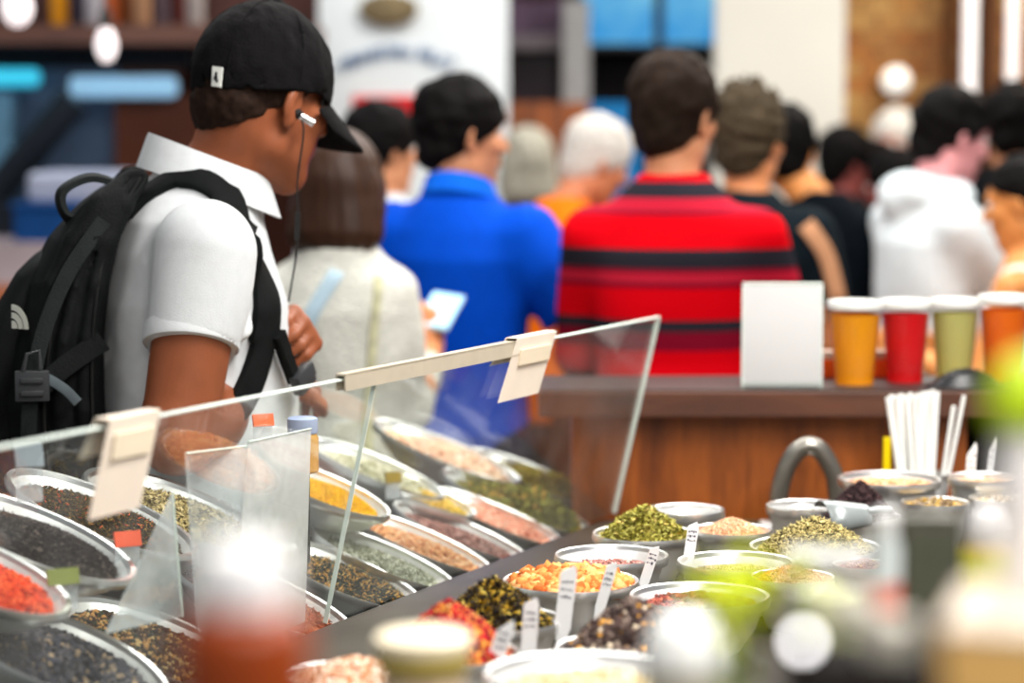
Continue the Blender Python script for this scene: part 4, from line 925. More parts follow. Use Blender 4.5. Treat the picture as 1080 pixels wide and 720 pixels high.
def heap(name, label, group, c, a, bb, M3, h, base_z, pal, kind='seed', size=.004, n=1800, peak=(0, 0), sharp=1.4, cat='tea', fill=.93, flat=None):
    """a mound of loose grains; h = height over the rim, base_z = level at the rim"""
    cols = [p[0] for p in pal]; wts = np.array([p[1] for p in pal], float); wts /= wts.sum()
    def surf(u, v):
        q = np.clip(np.hypot(u, v), 0, 1); d = np.clip(np.hypot(u - peak[0], v - peak[1]), 0, 1.6)
        return base_z + h * np.clip(1 - d, 0, 1) ** (1 / sharp) * (1 - q ** 6) + .0
    # core
    nr, nk = 9, 28; V = [(0, 0, float(surf(0, 0)) - size)]; Fc = []
    for i in range(1, nr + 1):
        for k in range(nk):
            q = i / nr * fill; x = q * math.cos(2 * PI * k / nk); y = q * math.sin(2 * PI * k / nk); V.append((x * a, y * bb, float(surf(x, y)) - size * .8))
    for k in range(nk): Fc.append((0, 1 + k, 1 + (k + 1) % nk))
    for i in range(nr - 1):
        for k in range(nk): Fc.append((1 + i * nk + k, 1 + (i + 1) * nk + k, 1 + (i + 1) * nk + (k + 1) % nk, 1 + i * nk + (k + 1) % nk))
    bi = len(V)
    for k in range(nk): x = .7 * fill * math.cos(2 * PI * k / nk); y = .7 * fill * math.sin(2 * PI * k / nk); V.append((x * a, y * bb, base_z - .022))
    for k in range(nk): j = 1 + (nr - 1) * nk; Fc.append((j + k, bi + k, bi + (k + 1) % nk, j + (k + 1) % nk))
    Fc.append(tuple(bi + k for k in reversed(range(nk))))
    # grains
    n = int(n * 2.2); size = size * .68
    q = np.sqrt(rng.uniform(0, 1, n)) * fill; t = rng.uniform(0, 2 * PI, n); u = q * np.cos(t); v = q * np.sin(t)
    z = surf(u, v) + rng.uniform(-.5, .7, n) * size
    GV, GF, sc = {'leaf': (LEAF_V, LEAF_F, (1.7, .55, .35)), 'needle': (OCT_V, OCT_F, (2.0, .38, .38)), 'seed': (OCT_V, OCT_F, (1.15, .8, .75)), 'chunk': (CUBE_V, CUBE_F, (1.1, .9, .75)), 'petal': (LEAF_V, LEAF_F, (1.3, 1.0, .6))}[kind]
    S_ = rng.uniform(.6, 1.35, (n, 1)) * size * np.array(sc) * rng.uniform(.75, 1.25, (n, 3))
    G = GV[None] * S_[:, None, :]
    if kind == 'chunk': G = G + rng.normal(0, size * .16, G.shape)
    G = np.einsum('nij,nkj->nki', rand_rot(n, flat if flat is not None else .55), G) + np.stack([u * a, v * bb, z], 1)[:, None, :]
    nv = len(GV); off = len(V); Fg = (GF[None] + (np.arange(n) * nv)[:, None, None] + off).reshape(-1, 3)
    ci = rng.choice(len(cols), n, p=wts)
    nG = len(GF)
    me = bpy.data.meshes.new(name); allV = np.concatenate([np.array(V), G.reshape(-1, 3)])
    nF = len(Fc) + len(Fg); lt = np.array([len(f) for f in Fc] + [3] * len(Fg), np.int32); loops = np.concatenate([np.concatenate([np.array(f) for f in Fc]), Fg.ravel()]).astype(np.int32)
    me.vertices.add(len(allV)); me.vertices.foreach_set('co', allV.astype(np.float32).ravel()); me.loops.add(len(loops)); me.loops.foreach_set('vertex_index', loops)
    me.polygons.add(nF); me.polygons.foreach_set('loop_total', lt); me.polygons.foreach_set('loop_start', np.concatenate([[0], np.cumsum(lt)[:-1]]).astype(np.int32))
    for col in cols: me.materials.append(gmat(col))
    mi = np.concatenate([np.full(len(Fc), int(np.argmax(wts))), np.repeat(ci, nG)]).astype(np.int32); me.polygons.foreach_set('material_index', mi)
    me.update(calc_edges=True); me.validate()
    o = bpy.data.objects.new(name, me); COL.objects.link(o); o.matrix_world = Matrix.Translation(c) @ M3
    tag(o, label, cat, group, 'stuff'); return o
FLATM = Matrix.Identity(4)
# flat bowls on the worktop: pixel of the bowl centre, half width in pixels, rim height, label, contents
DKB = (34, 28, 26)
right = [
 (680, 566, 55, .94, 'steel bowl of green yellow herbs nearest the far foot of the acrylic guard', dict(n='dried_herbs', l='green yellow dried herb mound nearest the far foot of the acrylic guard', h=.052, pal=[((150, 142, 60), 4), ((176, 170, 90), 3), ((104, 100, 40), 2), ((214, 190, 110), 1)], k='leaf', s=.0055, c=900)),
 (724, 541, 40, .945, 'mostly empty steel bowl right behind the green yellow herb mound', dict(n='pale_tea', l='pale silvery tea in the bowl right behind the green yellow herb mound', h=.004, bz=-.022, pal=[((198, 196, 190), 3), ((150, 146, 140), 2)], k='leaf', s=.005, c=500)),
 (772, 562, 42, .94, 'steel bowl of peach coloured grains in front of the wooden bar', dict(n='peach_grains', l='peach coloured fine grain mound in front of the wooden bar', h=.028, pal=[((226, 176, 140), 4), ((206, 150, 112), 3), ((240, 206, 176), 2)], k='seed', s=.0028, c=1400)),
 (645, 589, 60, .94, 'shiny steel bowl between the green herb bowl and the orange chunk bowl', dict(n='rosy_tea', l='pink brown tea low in the shiny bowl behind the orange chunks', h=.006, bz=-.016, pal=[((176, 120, 110), 3), ((122, 84, 78), 2), ((200, 180, 170), 1)], k='seed', s=.005, c=600)),
 (602, 616, 72, .94, 'steel bowl of orange chunks behind a tall white label', dict(n='orange_chunks', l='orange dried fruit chunks behind a tall white label', h=.016, bz=.0, pal=[((224, 140, 76), 4), ((236, 170, 110), 3), ((190, 100, 48), 2)], k='chunk', s=.0115, c=240)),
 (776, 596, 62, .94, 'wide steel bowl of grey pink tea right of the middle label', dict(n='grey_pink_tea', l='grey pink tea low in the wide bowl before the peach grains', h=.008, bz=-.014, pal=[((150, 128, 122), 4), ((112, 92, 88), 2), ((190, 160, 150), 2)], k='seed', s=.0035, c=1200)),
 (738, 632, 74, .94, 'wide steel bowl of dark red chunks with a bright rim', dict(n='dark_red_chunks', l='dark red and brown chunks in the bowl with a bright rim', h=.012, bz=-.012, pal=[((120, 58, 50), 3), ((86, 60, 56), 2), ((170, 96, 80), 1)], k='chunk', s=.006, c=500)),
 (663, 688, 78, .94, 'steel bowl of dark mixed tea with orange bits at the front', dict(n='dark_mixed_tea', l='dark brown mixed tea heap dotted with orange fruit bits', h=.066, pal=[((74, 58, 54), 6), ((48, 38, 36), 4), ((112, 96, 88), 3), ((240, 170, 70), 1.1), ((214, 196, 170), .6)], k='chunk', s=.0062, c=900, peak=(.08, .1))),
 (526, 657, 68, .94, 'steel bowl of black tea and yellow petals in sharp focus', dict(n='black_yellow_tea', l='black tea heap with yellow petals in sharp focus', h=.060, pal=[((36, 30, 28), 6), ((58, 50, 36), 3), ((214, 170, 52), 2), ((240, 206, 96), .8)], k='leaf', s=.0050, c=2600, peak=(-.1, .1))),
 (474, 692, 74, .945, 'steel bowl of red and golden fruit tea left of the pointed label', dict(n='red_fruit_tea', l='red and golden fruit tea heap left of the pointed label', h=.068, pal=[((132, 20, 30), 4), ((176, 36, 40), 3), ((206, 136, 60), 2.6), ((226, 176, 104), 1), ((84, 16, 24), 2)], k='chunk', s=.0050, c=2200, peak=(.0, .1))),
 (368, 716, 66, .94, 'steel bowl of pale and orange grains at the foot of the guard joint', dict(n='pale_orange_grains', l='pale and orange grain mix at the foot of the guard joint', h=.024, pal=[((222, 190, 166), 4), ((186, 130, 90), 3), ((240, 222, 206), 2), ((150, 86, 50), 2)], k='chunk', s=.0045, c=1500, peak=(.1, .2))),
 (616, 716, 106, 1.0, 'largest white rimmed bowl at the bottom centre edge of the photo', dict(n='straw_coloured_tea', l='straw coloured tea in the largest bowl at the bottom edge', h=.010, bz=-.012, pal=[((220, 206, 170), 4), ((196, 172, 120), 2), ((236, 228, 206), 2)], k='leaf', s=.005, c=900)),
 (860, 580, 70, .94, 'steel bowl of beige green curled leaves on the right', dict(n='curled_leaf_tea', l='beige green curled leaf heap on the right', h=.052, pal=[((176, 160, 104), 4), ((206, 190, 130), 3), ((104, 92, 54), 3), ((60, 54, 34), 2)], k='needle', s=.0048, c=3000)),
 (836, 612, 44, .94, 'small bowl of red orange flakes before the curled leaf heap', dict(n='red_flakes', l='red orange flakes before the curled leaf heap', h=.024, pal=[((200, 84, 54), 4), ((228, 130, 84), 3), ((150, 48, 34), 2)], k='leaf', s=.0045, c=900)),
 (910, 599, 32, .94, 'small bowl of maroon tea tucked right of the curled leaf heap', dict(n='maroon_tea', l='maroon tea tucked right of the curled leaf heap', h=.016, pal=[((120, 56, 58), 4), ((160, 92, 84), 2), ((240, 190, 80), .3)], k='seed', s=.004, c=600)),
 (850, 537, 42, .945, 'plain steel bowl left of the black tea heap', dict(n='grey_leaf_tea', l='grey leaf tea low in the plain bowl left of the black heap', h=.006, bz=-.012, pal=[((150, 140, 128), 3), ((110, 102, 92), 2)], k='leaf', s=.004, c=700)),
 (907, 548, 43, .94, 'steel bowl of black purple tea holding a scoop', dict(n='black_purple_tea', l='black purple leaf tea heap with a scoop in front', h=.066, pal=[((62, 46, 48), 5), ((40, 30, 32), 4), ((96, 72, 72), 2)], k='needle', s=.0045, c=1900)),
 (938, 508, 54, .975, 'wide steel bowl of peach tea in front of the white straws', dict(n='peach_tea', l='thin layer of peach orange tea before the white straws', h=.006, bz=-.006, pal=[((220, 160, 110), 4), ((240, 200, 160), 3), ((150, 90, 60), 1)], k='seed', s=.005, c=800)),
 (1038, 507, 38, .975, 'steel bowl of light brown tea at the far right by two pointed labels', dict(n='light_brown_tea', l='light brown tea at the far right by two pointed labels', h=.006, bz=-.006, pal=[((196, 156, 116), 4), ((226, 200, 170), 2)], k='seed', s=.0045, c=600)),
 (986, 533, 36, .955, 'steel bowl of mixed yellow tea below the white straws', dict(n='mixed_yellow_tea', l='mixed yellow and brown tea below the white straws', h=.014, bz=-.004, pal=[((206, 170, 80), 3), ((176, 160, 140), 3), ((120, 92, 64), 2)], k='leaf', s=.005, c=600)),
 (1058, 529, 36, .955, 'steel bowl of pale flower tea nearest the right edge of the photo', dict(n='pale_flower_tea', l='pale flower tea in the bowl nearest the right edge', h=.010, bz=-.004, pal=[((226, 220, 206), 3), ((170, 150, 120), 2), ((226, 170, 60), .6)], k='petal', s=.005, c=500)),
]
for (px, py, hw, zr, lab, k) in right:
    c = GZ(px, py, zr); r = hw / F * (c.y * math.cos(TH) + (CAMZ - zr) * math.sin(TH)) / 1.07; dpt = zr - ZT - .0
    bowl(c, r, r, dpt, FLATM, lab, 'round steel bowls on the worktop')
    heap(k['n'], k['l'], 'loose teas in the round bowls', c, r * .97, r * .97, FLATM, k['h'], k.get('bz', -.004), k['pal'], k['k'], k['s'], k['c'], k.get('peak', (0, 0)), fill=.93 if k.get('bz', 0) > -.008 else .90)

# tilted oval bowls beyond the guard: pixel of the centre, distance from the guard foot, half length, half width
def tiltM(dt=0):
    ex = Vector((GN.x * math.cos(TILT), GN.y * math.cos(TILT), math.sin(TILT))); ey = GD.copy()
    ez = ex.cross(-ey); 
    if ez.z < 0: ez = -ez
    return Matrix(((ex.x, ey.x * -1, ez.x, 0), (ex.y, ey.y * -1, ez.y, 0), (ex.z, ey.z * -1, ez.z, 0), (0, 0, 0, 1)))
TM4 = tiltM()
def on_p(px, py, p):
    """the point seen at a pixel that stands p behind the foot of the guard"""
    d = ray(px, py); o = Vector((0, 0, CAMZ)); t = (p - (o - GB).dot(GN)) / d.dot(GN); return o + d * t
left = [
 (60, 690, .13, .150, .100, 'tilted steel bowl of slate coloured tea at the bottom left corner', dict(n='slate_tea', l='slate grey and beige tea at the bottom left corner', pal=[((62, 62, 72), 5), ((92, 88, 92), 3), ((176, 150, 120), 1.2), ((40, 40, 46), 3)], k='chunk', s=.0055, c=1300)),
 (168, 682, .13, .150, .095, 'tilted steel bowl of brown and ochre tea above the corner bowl', dict(n='ochre_brown_tea', l='brown tea with ochre bits above the corner bowl', pal=[((74, 54, 38), 5), ((190, 140, 80), 2.4), ((60, 62, 44), 2), ((216, 180, 120), 1), ((40, 30, 24), 3)], k='chunk', s=.0055, c=1300)),
 (-34, 602, .22, .140, .085, 'tilted steel bowl of bright red flakes at the left edge', dict(n='red_spice_flakes', l='bright red orange flakes at the left edge', pal=[((206, 66, 34), 5), ((226, 96, 54), 3), ((150, 40, 24), 2)], k='chunk', s=.0052, c=1100)),
 (34, 566, .26, .150, .088, 'tilted steel bowl of fine black tea left of the red topped tag', dict(n='fine_black_tea', l='fine black tea left of the red topped tag', pal=[((44, 38, 38), 6), ((66, 58, 56), 3), ((120, 108, 100), .8)], k='needle', s=.0032, c=3200, h=.03)),
 (106, 543, .30, .150, .085, 'tilted steel bowl of dark brown tea with orange petals behind the black tea', dict(n='dark_brown_tea', l='dark brown tea with orange petals behind the black tea', pal=[((66, 54, 34), 6), ((46, 38, 28), 4), ((150, 116, 60), 1.6), ((214, 90, 50), .5)], k='needle', s=.0036, c=3000, h=.028)),
 (186, 540, .29, .150, .100, 'tilted steel bowl of beige green rolled leaves below the man in the cap', dict(n='rolled_leaf_tea', l='beige green rolled leaves below the man in the cap', pal=[((176, 156, 104), 5), ((206, 186, 136), 3), ((96, 84, 50), 2), ((60, 54, 36), 1)], k='leaf', s=.0055, c=1500, h=.03)),
 (276, 632, .13, .145, .085, 'tilted steel bowl of red brown tea behind the translucent sheets', dict(n='red_brown_tea', l='red brown bark tea behind the translucent sheets', pal=[((156, 88, 64), 5), ((196, 130, 96), 3), ((106, 54, 40), 2)], k='leaf', s=.0055, c=1000)),
 (362, 608, .13, .135, .080, 'tilted steel bowl of black tea with ochre tips at the guard joint', dict(n='black_ochre_tea', l='black green tea with ochre tips at the guard joint', pal=[((48, 52, 46), 6), ((74, 76, 64), 3), ((206, 150, 74), 2), ((226, 186, 116), 1)], k='needle', s=.0045, c=2000, h=.026)),
 (404, 590, .13, .125, .062, 'tilted steel bowl of pale grey green tea right of the guard joint', dict(n='pale_green_tea', l='pale grey green tea right of the guard joint', pal=[((176, 178, 156), 5), ((206, 206, 190), 3), ((130, 132, 104), 2)], k='leaf', s=.0045, c=1000)),
 (444, 574, .14, .128, .062, 'tilted steel bowl of light orange brown tea beyond the pale green one', dict(n='light_orange_tea', l='light orange brown tea beyond the pale green one', pal=[((206, 150, 104), 5), ((186, 120, 80), 3), ((230, 190, 150), 2)], k='chunk', s=.005, c=800)),
 (486, 564, .14, .128, .060, 'tilted steel bowl of pinkish brown tea in mid row', dict(n='pinkish_brown_tea', l='pinkish brown tea in mid row beyond the light orange tea', pal=[((150, 100, 92), 4), ((190, 150, 140), 3), ((110, 70, 66), 2)], k='seed', s=.0045, c=900)),
 (526, 548, .15, .128, .060, 'tilted steel bowl of coral pink tea third from the far end', dict(n='coral_tea', l='coral pink tea third from the far end of the row', pal=[((226, 150, 124), 4), ((236, 180, 156), 3), ((190, 100, 76), 1)], k='chunk', s=.006, c=600)),
 (546, 532, .17, .150, .075, 'tilted steel bowl of olive green tea second from the far end', dict(n='olive_tea', l='olive green tea with ochre chips second from the far end', pal=[((120, 116, 50), 5), ((150, 146, 74), 3), ((216, 166, 80), 1.2), ((80, 80, 36), 2)], k='leaf', s=.0075, c=900, h=.05)),
 (570, 508, .22, .150, .066, 'tilted steel bowl with a shining bare rim at the far end of the row', dict(n='yellow_olive_tea', l='yellow olive tea under the shining rim at the far end', pal=[((176, 160, 50), 4), ((206, 180, 80), 3), ((120, 112, 40), 2)], k='leaf', s=.007, c=800, h=.035)),
 (338, 516, .25, .120, .070, 'tilted steel bowl of bright yellow turmeric under the hand of the man in the cap', dict(n='yellow_powder', l='bright yellow powder under the hand of the man in the cap', pal=[((240, 186, 8), 6), ((224, 160, 4), 2)], k='seed', s=.0022, c=1800, h=.024)),
 (470, 478, .36, .150, .072, 'tilted steel bowl of pale peach tea at the back of the row', dict(n='pale_peach_tea', l='pale peach and rose tea at the back of the row', pal=[((230, 196, 166), 5), ((216, 160, 130), 3), ((240, 220, 200), 2)], k='chunk', s=.007, c=600, h=.022)),
 (396, 496, .34, .130, .066, 'tilted steel bowl of creamy white tea left of the pale peach one', dict(n='creamy_tea', l='creamy white green tea left of the pale peach one', pal=[((214, 212, 186), 5), ((186, 184, 150), 3), ((236, 226, 200), 2)], k='leaf', s=.006, c=700, h=.02)),
 (440, 520, .26, .110, .055, 'tilted steel bowl of mustard yellow tea in the middle of the row', dict(n='mustard_tea', l='mustard yellow tea in the middle of the row', pal=[((206, 170, 50), 5), ((226, 180, 90), 3), ((150, 126, 40), 2)], k='chunk', s=.006, c=500, h=.014)),
]
for (px, py, p, a, bb, lab, k) in left:
    c = on_p(px, py, p)
    bowl(c, a / 1.03, bb / 1.03, .05, TM4, lab, 'tilted oval steel bowls beyond the guard', 'oval_steel_bowl')
    heap(k['n'], k['l'], 'loose teas in the tilted bowls', c, a * .93, bb * .93, TM4, k.get('h', .014), k.get('bz', -.010), k['pal'], k['k'], k['s'], k['c'], (-.25, 0), cat='tea')
    print('LEFT', k['n'], tuple(round(v, 2) for v in c))

# ------------------------------------------------------------------ acrylic guard
LEAN = .082; ZG0 = .885
def gtop(s_, z=1.236): v = GB + GD * s_; t = (z - ZG0) / (1.236 - ZG0); v = v - GN * (LEAN * t); v.z = z; return v
def guard(sa, sb, lab):
    r = tag(empty('acrylic_guard', gtop(sa, ZG0)), lab, 'sneeze guard', 'clear acrylic guard panels')
    n = (-GN + Vector((0, 0, -.23))).normalized() * .006
    c = [gtop(sa, ZG0), gtop(sb, ZG0), gtop(sb), gtop(sa)]; 
    vs = c + [v + n for v in c]; fs = [(0, 1, 2, 3), (7, 6, 5, 4)]
    b = MB(); b.add(vs, fs); kid(b.build('panel', ACR), r)
    for (i, j, nm) in ((1, 2, 'far_edge'), (2, 3, 'top_edge')):
        b = MB(); d = (c[j] - c[i]).normalized(); mid = (c[0] + c[1] + c[2] + c[3]) / 4; inw = (mid - (c[i] + c[j]) / 2); inw = (inw - d * inw.dot(d)).normalized() * (.0045 if nm == 'far_edge' and sb > 1 else .0015)
        q = [c[i] + n * -.05, c[j] + n * -.05, c[j] + n * 1.05, c[i] + n * 1.05]; q2 = [v + inw for v in q]
        b.add(q + q2, [(0, 1, 2, 3), (7, 6, 5, 4), (0, 4, 5, 1), (1, 5, 6, 2), (2, 6, 7, 3), (3, 7, 4, 0)]); kid(b.build(nm, EDGE), r)
    return r
sj = s_at(3.30)
def s_px(px, z=1.236):
    """station along the guard's top edge seen at a pixel column"""
    lo, hi = s_at(1.2), s_at(4.6)
    for _ in range(50):
        m = (lo + hi) / 2; v = gtop(m, z)
        d = v.y * math.cos(TH) + (CAMZ - v.z) * math.sin(TH)
        if 540 + v.x / d * F < px: lo = m
        else: hi = m
    return (lo + hi) / 2
sj = s_px(396); s_end = min(s_px(708), s1 - .005)
guard(s_at(1.15), sj - .002, 'nearer clear acrylic guard panel crossing the left of the photo')
guard(sj + .001, s_end, 'farther clear acrylic guard panel ending before the wooden bar')
# channel over the joint
ch = tag(empty('edge_channel', gtop(s_px(357))), 'beige metal channel clipped over the top edge of the guard', 'channel')
sa, sb = s_px(357), s_px(574)
b = MB()
def chan(b, pa, pb, za, zb):
    vs = [];
    for s_ in (sa, sb):
        for (p_, z_) in ((pa, za), (pb, za), (pb, zb), (pa, zb)): v = gtop(s_, 1.236) - GN * p_; v.z = z_; vs.append(v)
    b.add(vs, [(0, 1, 2, 3), (7, 6, 5, 4), (0, 4, 5, 1), (1, 5, 6, 2), (2, 6, 7, 3), (3, 7, 4, 0)])
chan(b, .0085, .0105, 1.2195, 1.2415); chan(b, -.0045, -.0025, 1.2195, 1.2415); chan(b, -.0045, .0105, 1.2395, 1.2425)
kid(b.build('channel_profile', mat('beige_aluminium', S(196, 186, 166), .4, .25, noise=.05)), ch)
# folded cards hung over the guard
def hang(pxa, pxb, dz, drop, lab, skew=0.0):
    a = s_px(pxa); c = s_px(pxb); r = tag(empty('hanging_card', gtop(a)), lab, 'card', 'folded cards hung on the guard')
    def q(s_, z, o): v = gtop(s_, z) - GN * o; return v
    zt_ = 1.2425 + dz; b = MB(); o1 = .0125 if dz < .004 else .012
    n = 6
    for (oo, zb_) in ((o1, 1.236 - drop), (-.0065, 1.236 - drop * .35)):
        f = [q(a, zt_, oo), q(c, zt_, oo), q(c + skew, zb_, oo + .004 * np.sign(oo)), q(a + skew, zb_, oo + .004 * np.sign(oo))]; g_ = [v - GN * .0008 for v in f]
        b.add(f + g_, [(0, 1, 2, 3), (7, 6, 5, 4), (0, 4, 5, 1), (1, 5, 6, 2), (2, 6, 7, 3), (3, 7, 4, 0)])
    f = [q(a, zt_, o1), q(c, zt_, o1), q(c, zt_ , -.0065), q(a, zt_, -.0065)]; g_ = [v + Vector((0, 0, .0008)) for v in f]; b.add(f + g_, [(0, 1, 2, 3), (7, 6, 5, 4), (0, 4, 5, 1), (1, 5, 6, 2), (2, 6, 7, 3), (3, 7, 4, 0)])
    kid(b.build('card', mat('cream_card', S(236, 222, 206), .7, noise=.03, scale=20)), r)
    b = MB(); 
    f = [q(a + (c - a) * .12, 1.236 - drop * .10, o1 + .002), q(a + (c - a) * .88, 1.236 - drop * .10, o1 + .002), q(a + (c - a) * .88, 1.236 - drop * .38, o1 + .003), q(a + (c - a) * .12, 1.236 - drop * .38, o1 + .003)]
    g_ = [v - GN * .003 for v in f]; b.add(f + g_, [(0, 1, 2, 3), (7, 6, 5, 4), (0, 4, 5, 1), (1, 5, 6, 2), (2, 6, 7, 3), (3, 7, 4, 0)])
    kid(b.build('clip', mat('cream_clip', S(240, 226, 200), .3, noise=.02)), r)
hang(104, 158, .001, .105, 'larger cream card hanging on the nearer guard panel', -.012)
hang(536, 578, .004, .085, 'smaller cream card hanging at the end of the beige channel', -.03)
# milky see-through sheets beyond the guard, the triangle shaped as a reflection in it
MILK = acrylic_mat('milky_clear', (.94, .95, .95), .70, 1.4, (.98, .96, .96), .35); MILK2 = acrylic_mat('frosty_clear', (.95, .97, .98), .32, 1.4, (.95, .98, 1.0), .35)
def sheet(pts, p0, p1, lab, m, name='milky_sheet', th=.002):
    vs = [on_p(x, y, p0 + (p1 - p0) * t) for (x, y, t) in pts]; n = len(vs); b = MB(); off = GN * th
    b.add(vs + [v + off for v in vs], [tuple(range(n)), tuple(reversed(range(n, 2 * n)))] + [(i, (i + 1) % n, n + (i + 1) % n, n + i) for i in range(n)])
    r = tag(empty(name, vs[0]), lab, 'translucent sheet'); kid(b.build('sheet', m), r)
    b = MB(); b.tube([vs[0], vs[1]], .0016, 6); kid(b.build('sheet_edge', EDGE), r); return r
sheet([(196, 478, 1), (262, 470, 1), (300, 640, 0), (208, 668, 0)], .02, .04, 'milky translucent sheet on the left of the two beyond the guard', MILK2)
sheet([(262, 466, 1), (328, 452, 1), (322, 655, 0), (246, 690, 0)], .012, .03, 'whiter translucent sheet right of the other beyond the guard', MILK)
sheet([(182, 520, 1), (192, 650, 0), (112, 668, 0)], .03, .05, 'frosty triangular sheet shaped as a reflection in the guard', MILK2, 'guard_reflection')  # solid triangle standing for a pale reflection in the acrylic
# small folded tags on the rack
def small_tag(px, py, w, h, p, col, lab):
    c = on_p(px, py, p); r = tag(empty('price_tag', c), lab, 'price tag')
    M = Matrix.Translation(c) @ Matrix.Rotation(math.atan2(GD.y, GD.x) - R(38), 4, 'Z')
    b = MB(); b.box((-w / 2, -.001, -h * 1.05), (w / 2, .001, -h * .1), M); kid(b.build('clear_sleeve', MILK2), r)
    b = MB(); b.box((-w / 2 - .001, -.0025, -h * .30), (w / 2 + .001, .0025, h * .30), M @ Matrix.Translation((0, -.002, h * .15)) @ Matrix.Rotation(R(-18), 4, 'X')); kid(b.build('coloured_header', mat('tag_%d_%d_%d' % col, S(*col), .5, noise=.08)), r)
small_tag(134, 572, .034, .034, .16, (226, 84, 44), 'red topped price tag between the black tea and the brown tea')
small_tag(66, 612, .038, .034, .12, (126, 134, 58), 'green topped price tag in front of the black tea')
small_tag(30, 486, .034, .05, .20, (120, 130, 138), 'grey price tag behind the nearer guard panel at the left edge')
small_tag(414, 506, .026, .03, .24, (150, 124, 20), 'mustard price tag in the middle row of tilted bowls')
small_tag(277, 446, .030, .03, .20, (236, 100, 44), 'orange price tag under the forearm of the man in the cap')
# white pointed label stakes
def stake(px, pt, pb, z_lo, lean, lab, w=.021, pointed=False, zt=None):
    base = GZ(px - lean, pb, z_lo); d = base.y * math.cos(TH) + (CAMZ - base.z) * math.sin(TH); top = P(px + lean, pt, base.y)
    r = tag(empty('label_stake', base), lab, 'label', 'white plastic label stakes')
    ax = (top - base); L_ = ax.length; ax.normalize(); xx = Vector((1, .15, 0)); xx = (xx - ax * xx.dot(ax)).normalized(); yy = ax.cross(xx)
    M = Matrix(((xx.x, yy.x, ax.x, base.x), (xx.y, yy.y, ax.y, base.y), (xx.z, yy.z, ax.z, base.z), (0, 0, 0, 1)))
    prof = [(-w / 2, 0), (w / 2, 0), (w / 2, L_ * .86), (w / 2 - (.002 if not pointed else .0), L_ * (.9 if pointed else .97)), (w * .3, L_), (-w / 2 + .002, L_ * (.78 if pointed else .90)), (-w / 2, L_ * (.74 if pointed else .86))]
    prof = [(-w * .12, -.03), (w * .12, -.03)] + prof[1:] + [(-w / 2, 0)]
    n = len(prof); b = MB(); b.add([(x, -.0007, z) for x, z in prof] + [(x, .0007, z) for x, z in prof], [tuple(range(n)), tuple(reversed(range(n, 2 * n)))] + [(i, n + i, n + (i + 1) % n, (i + 1) % n) for i in range(n)], M)
    kid(b.build('stake', WHITE), r)
    b = MB(); g = random.Random(px)
    for line in range(3):
        x = -w * .38; z = L_ * (.72 - .12 * line)
        while x < w * .32:
            l_ = g.uniform(.001, .003); b.box((x, -.0011, z + g.uniform(-.001, .001)), (x + l_, -.0006, z + g.uniform(.0015, .0035)), M); x += l_ + .0012
    kid(b.build('handwriting', mat('pen_ink', (.05, .05, .08), .7, noise=0)), r)
stake(597, 596, 662, .94, 4, 'tall white label standing in front of the orange chunks')
stake(559, 630, 690, .93, 2, 'straight white label right of the black and yellow tea', .019)
stake(527, 652, 712, .93, 10, 'pointed leaning white label right of the red fruit tea', .019, True)
stake(640, 592, 640, .94, 7, 'faint white label leaning right behind the orange chunks', .014)
stake(686, 575, 612, .94, 6, 'small white label leaning in the shiny bowls', .014)
stake(729, 550, 590, .94, 3, 'narrow white label beside the green yellow herb mound', .016)
stake(1024, 466, 520, .95, 2, 'pointed pink white label at the far right bowls', .017, True)
stake(1046, 460, 516, .94, 4, 'thin pointed label nearest the right edge of the photo', .012, True)
# ------------------------------------------------------------------ things on the wooden bar
sg = tag(empty('sign_stand', Vector((P(824, 409, 4.30).x, 4.295, zt))), 'blank white sign in a clear stand on the wooden bar', 'sign')
w_ = 83 / F * 4.33; h_ = 111 / F * 4.33
b = MB(); b.box((-w_ / 2, -.004, .004), (w_ / 2, .004, h_), bev=.003); b.build('sign_sheet', mat('sign_white', S(204, 203, 203), .5, noise=.02, scale=8), sg, True)
b = MB(); b.box((-w_ / 2 - .002, -.006, 0), (w_ / 2 + .002, .05, .005)); b.box((-w_ / 2 - .002, -.0065, 0), (w_ / 2 + .002, -.0045, .012)); b.build('stand_foot', ACR, sg)
b = MB(); b.box((-w_ / 2 - .0015, -.005, h_ - .003), (w_ / 2 + .0015, .005, h_ + .001)); b.box((-w_ / 2 - .0015, -.005, 0), (-w_ / 2 + .001, .005, h_)); b.box((w_ / 2 - .001, -.005, 0), (w_ / 2 + .0015, .005, h_)); b.build('clear_border', EDGE, sg)
def liquid(name, col, alpha=.8):
    m = bpy.data.materials.new(name); m.use_nodes = True; nt = m.node_tree; nt.nodes.clear(); N = nt.nodes.new; L = nt.links.new
    out = N('ShaderNodeOutputMaterial'); tl_ = N('ShaderNodeBsdfTranslucent'); tl_.inputs[0].default_value = (*[min(1, c * 1.1) for c in col], 1); df = N('ShaderNodeBsdfDiffuse'); df.inputs[0].default_value = (*col, 1)
    tr = N('ShaderNodeBsdfTransparent'); tr.inputs[0].default_value = (*[min(1, .1 + c) for c in col], 1); gl = N('ShaderNodeBsdfGlossy'); gl.inputs['Roughness'].default_value = .08
    m1 = N('ShaderNodeMixShader'); m1.inputs[0].default_value = .65; m2 = N('ShaderNodeMixShader'); m2.inputs[0].default_value = alpha * .35; m3 = N('ShaderNodeMixShader'); m3.inputs[0].default_value = .02
    L(tl_.outputs[0], m1.inputs[1]); L(df.outputs[0], m1.inputs[2]); L(m1.outputs[0], m2.inputs[1]); L(tr.outputs[0], m2.inputs[2]); L(m2.outputs[0], m3.inputs[1]); L(gl.outputs[0], m3.inputs[2]); L(m3.outputs[0], out.inputs[0])
    MATS[name] = m; return m
CUPM = acrylic_mat('clear_cup', (.98, .99, .99), .01, 1.16)
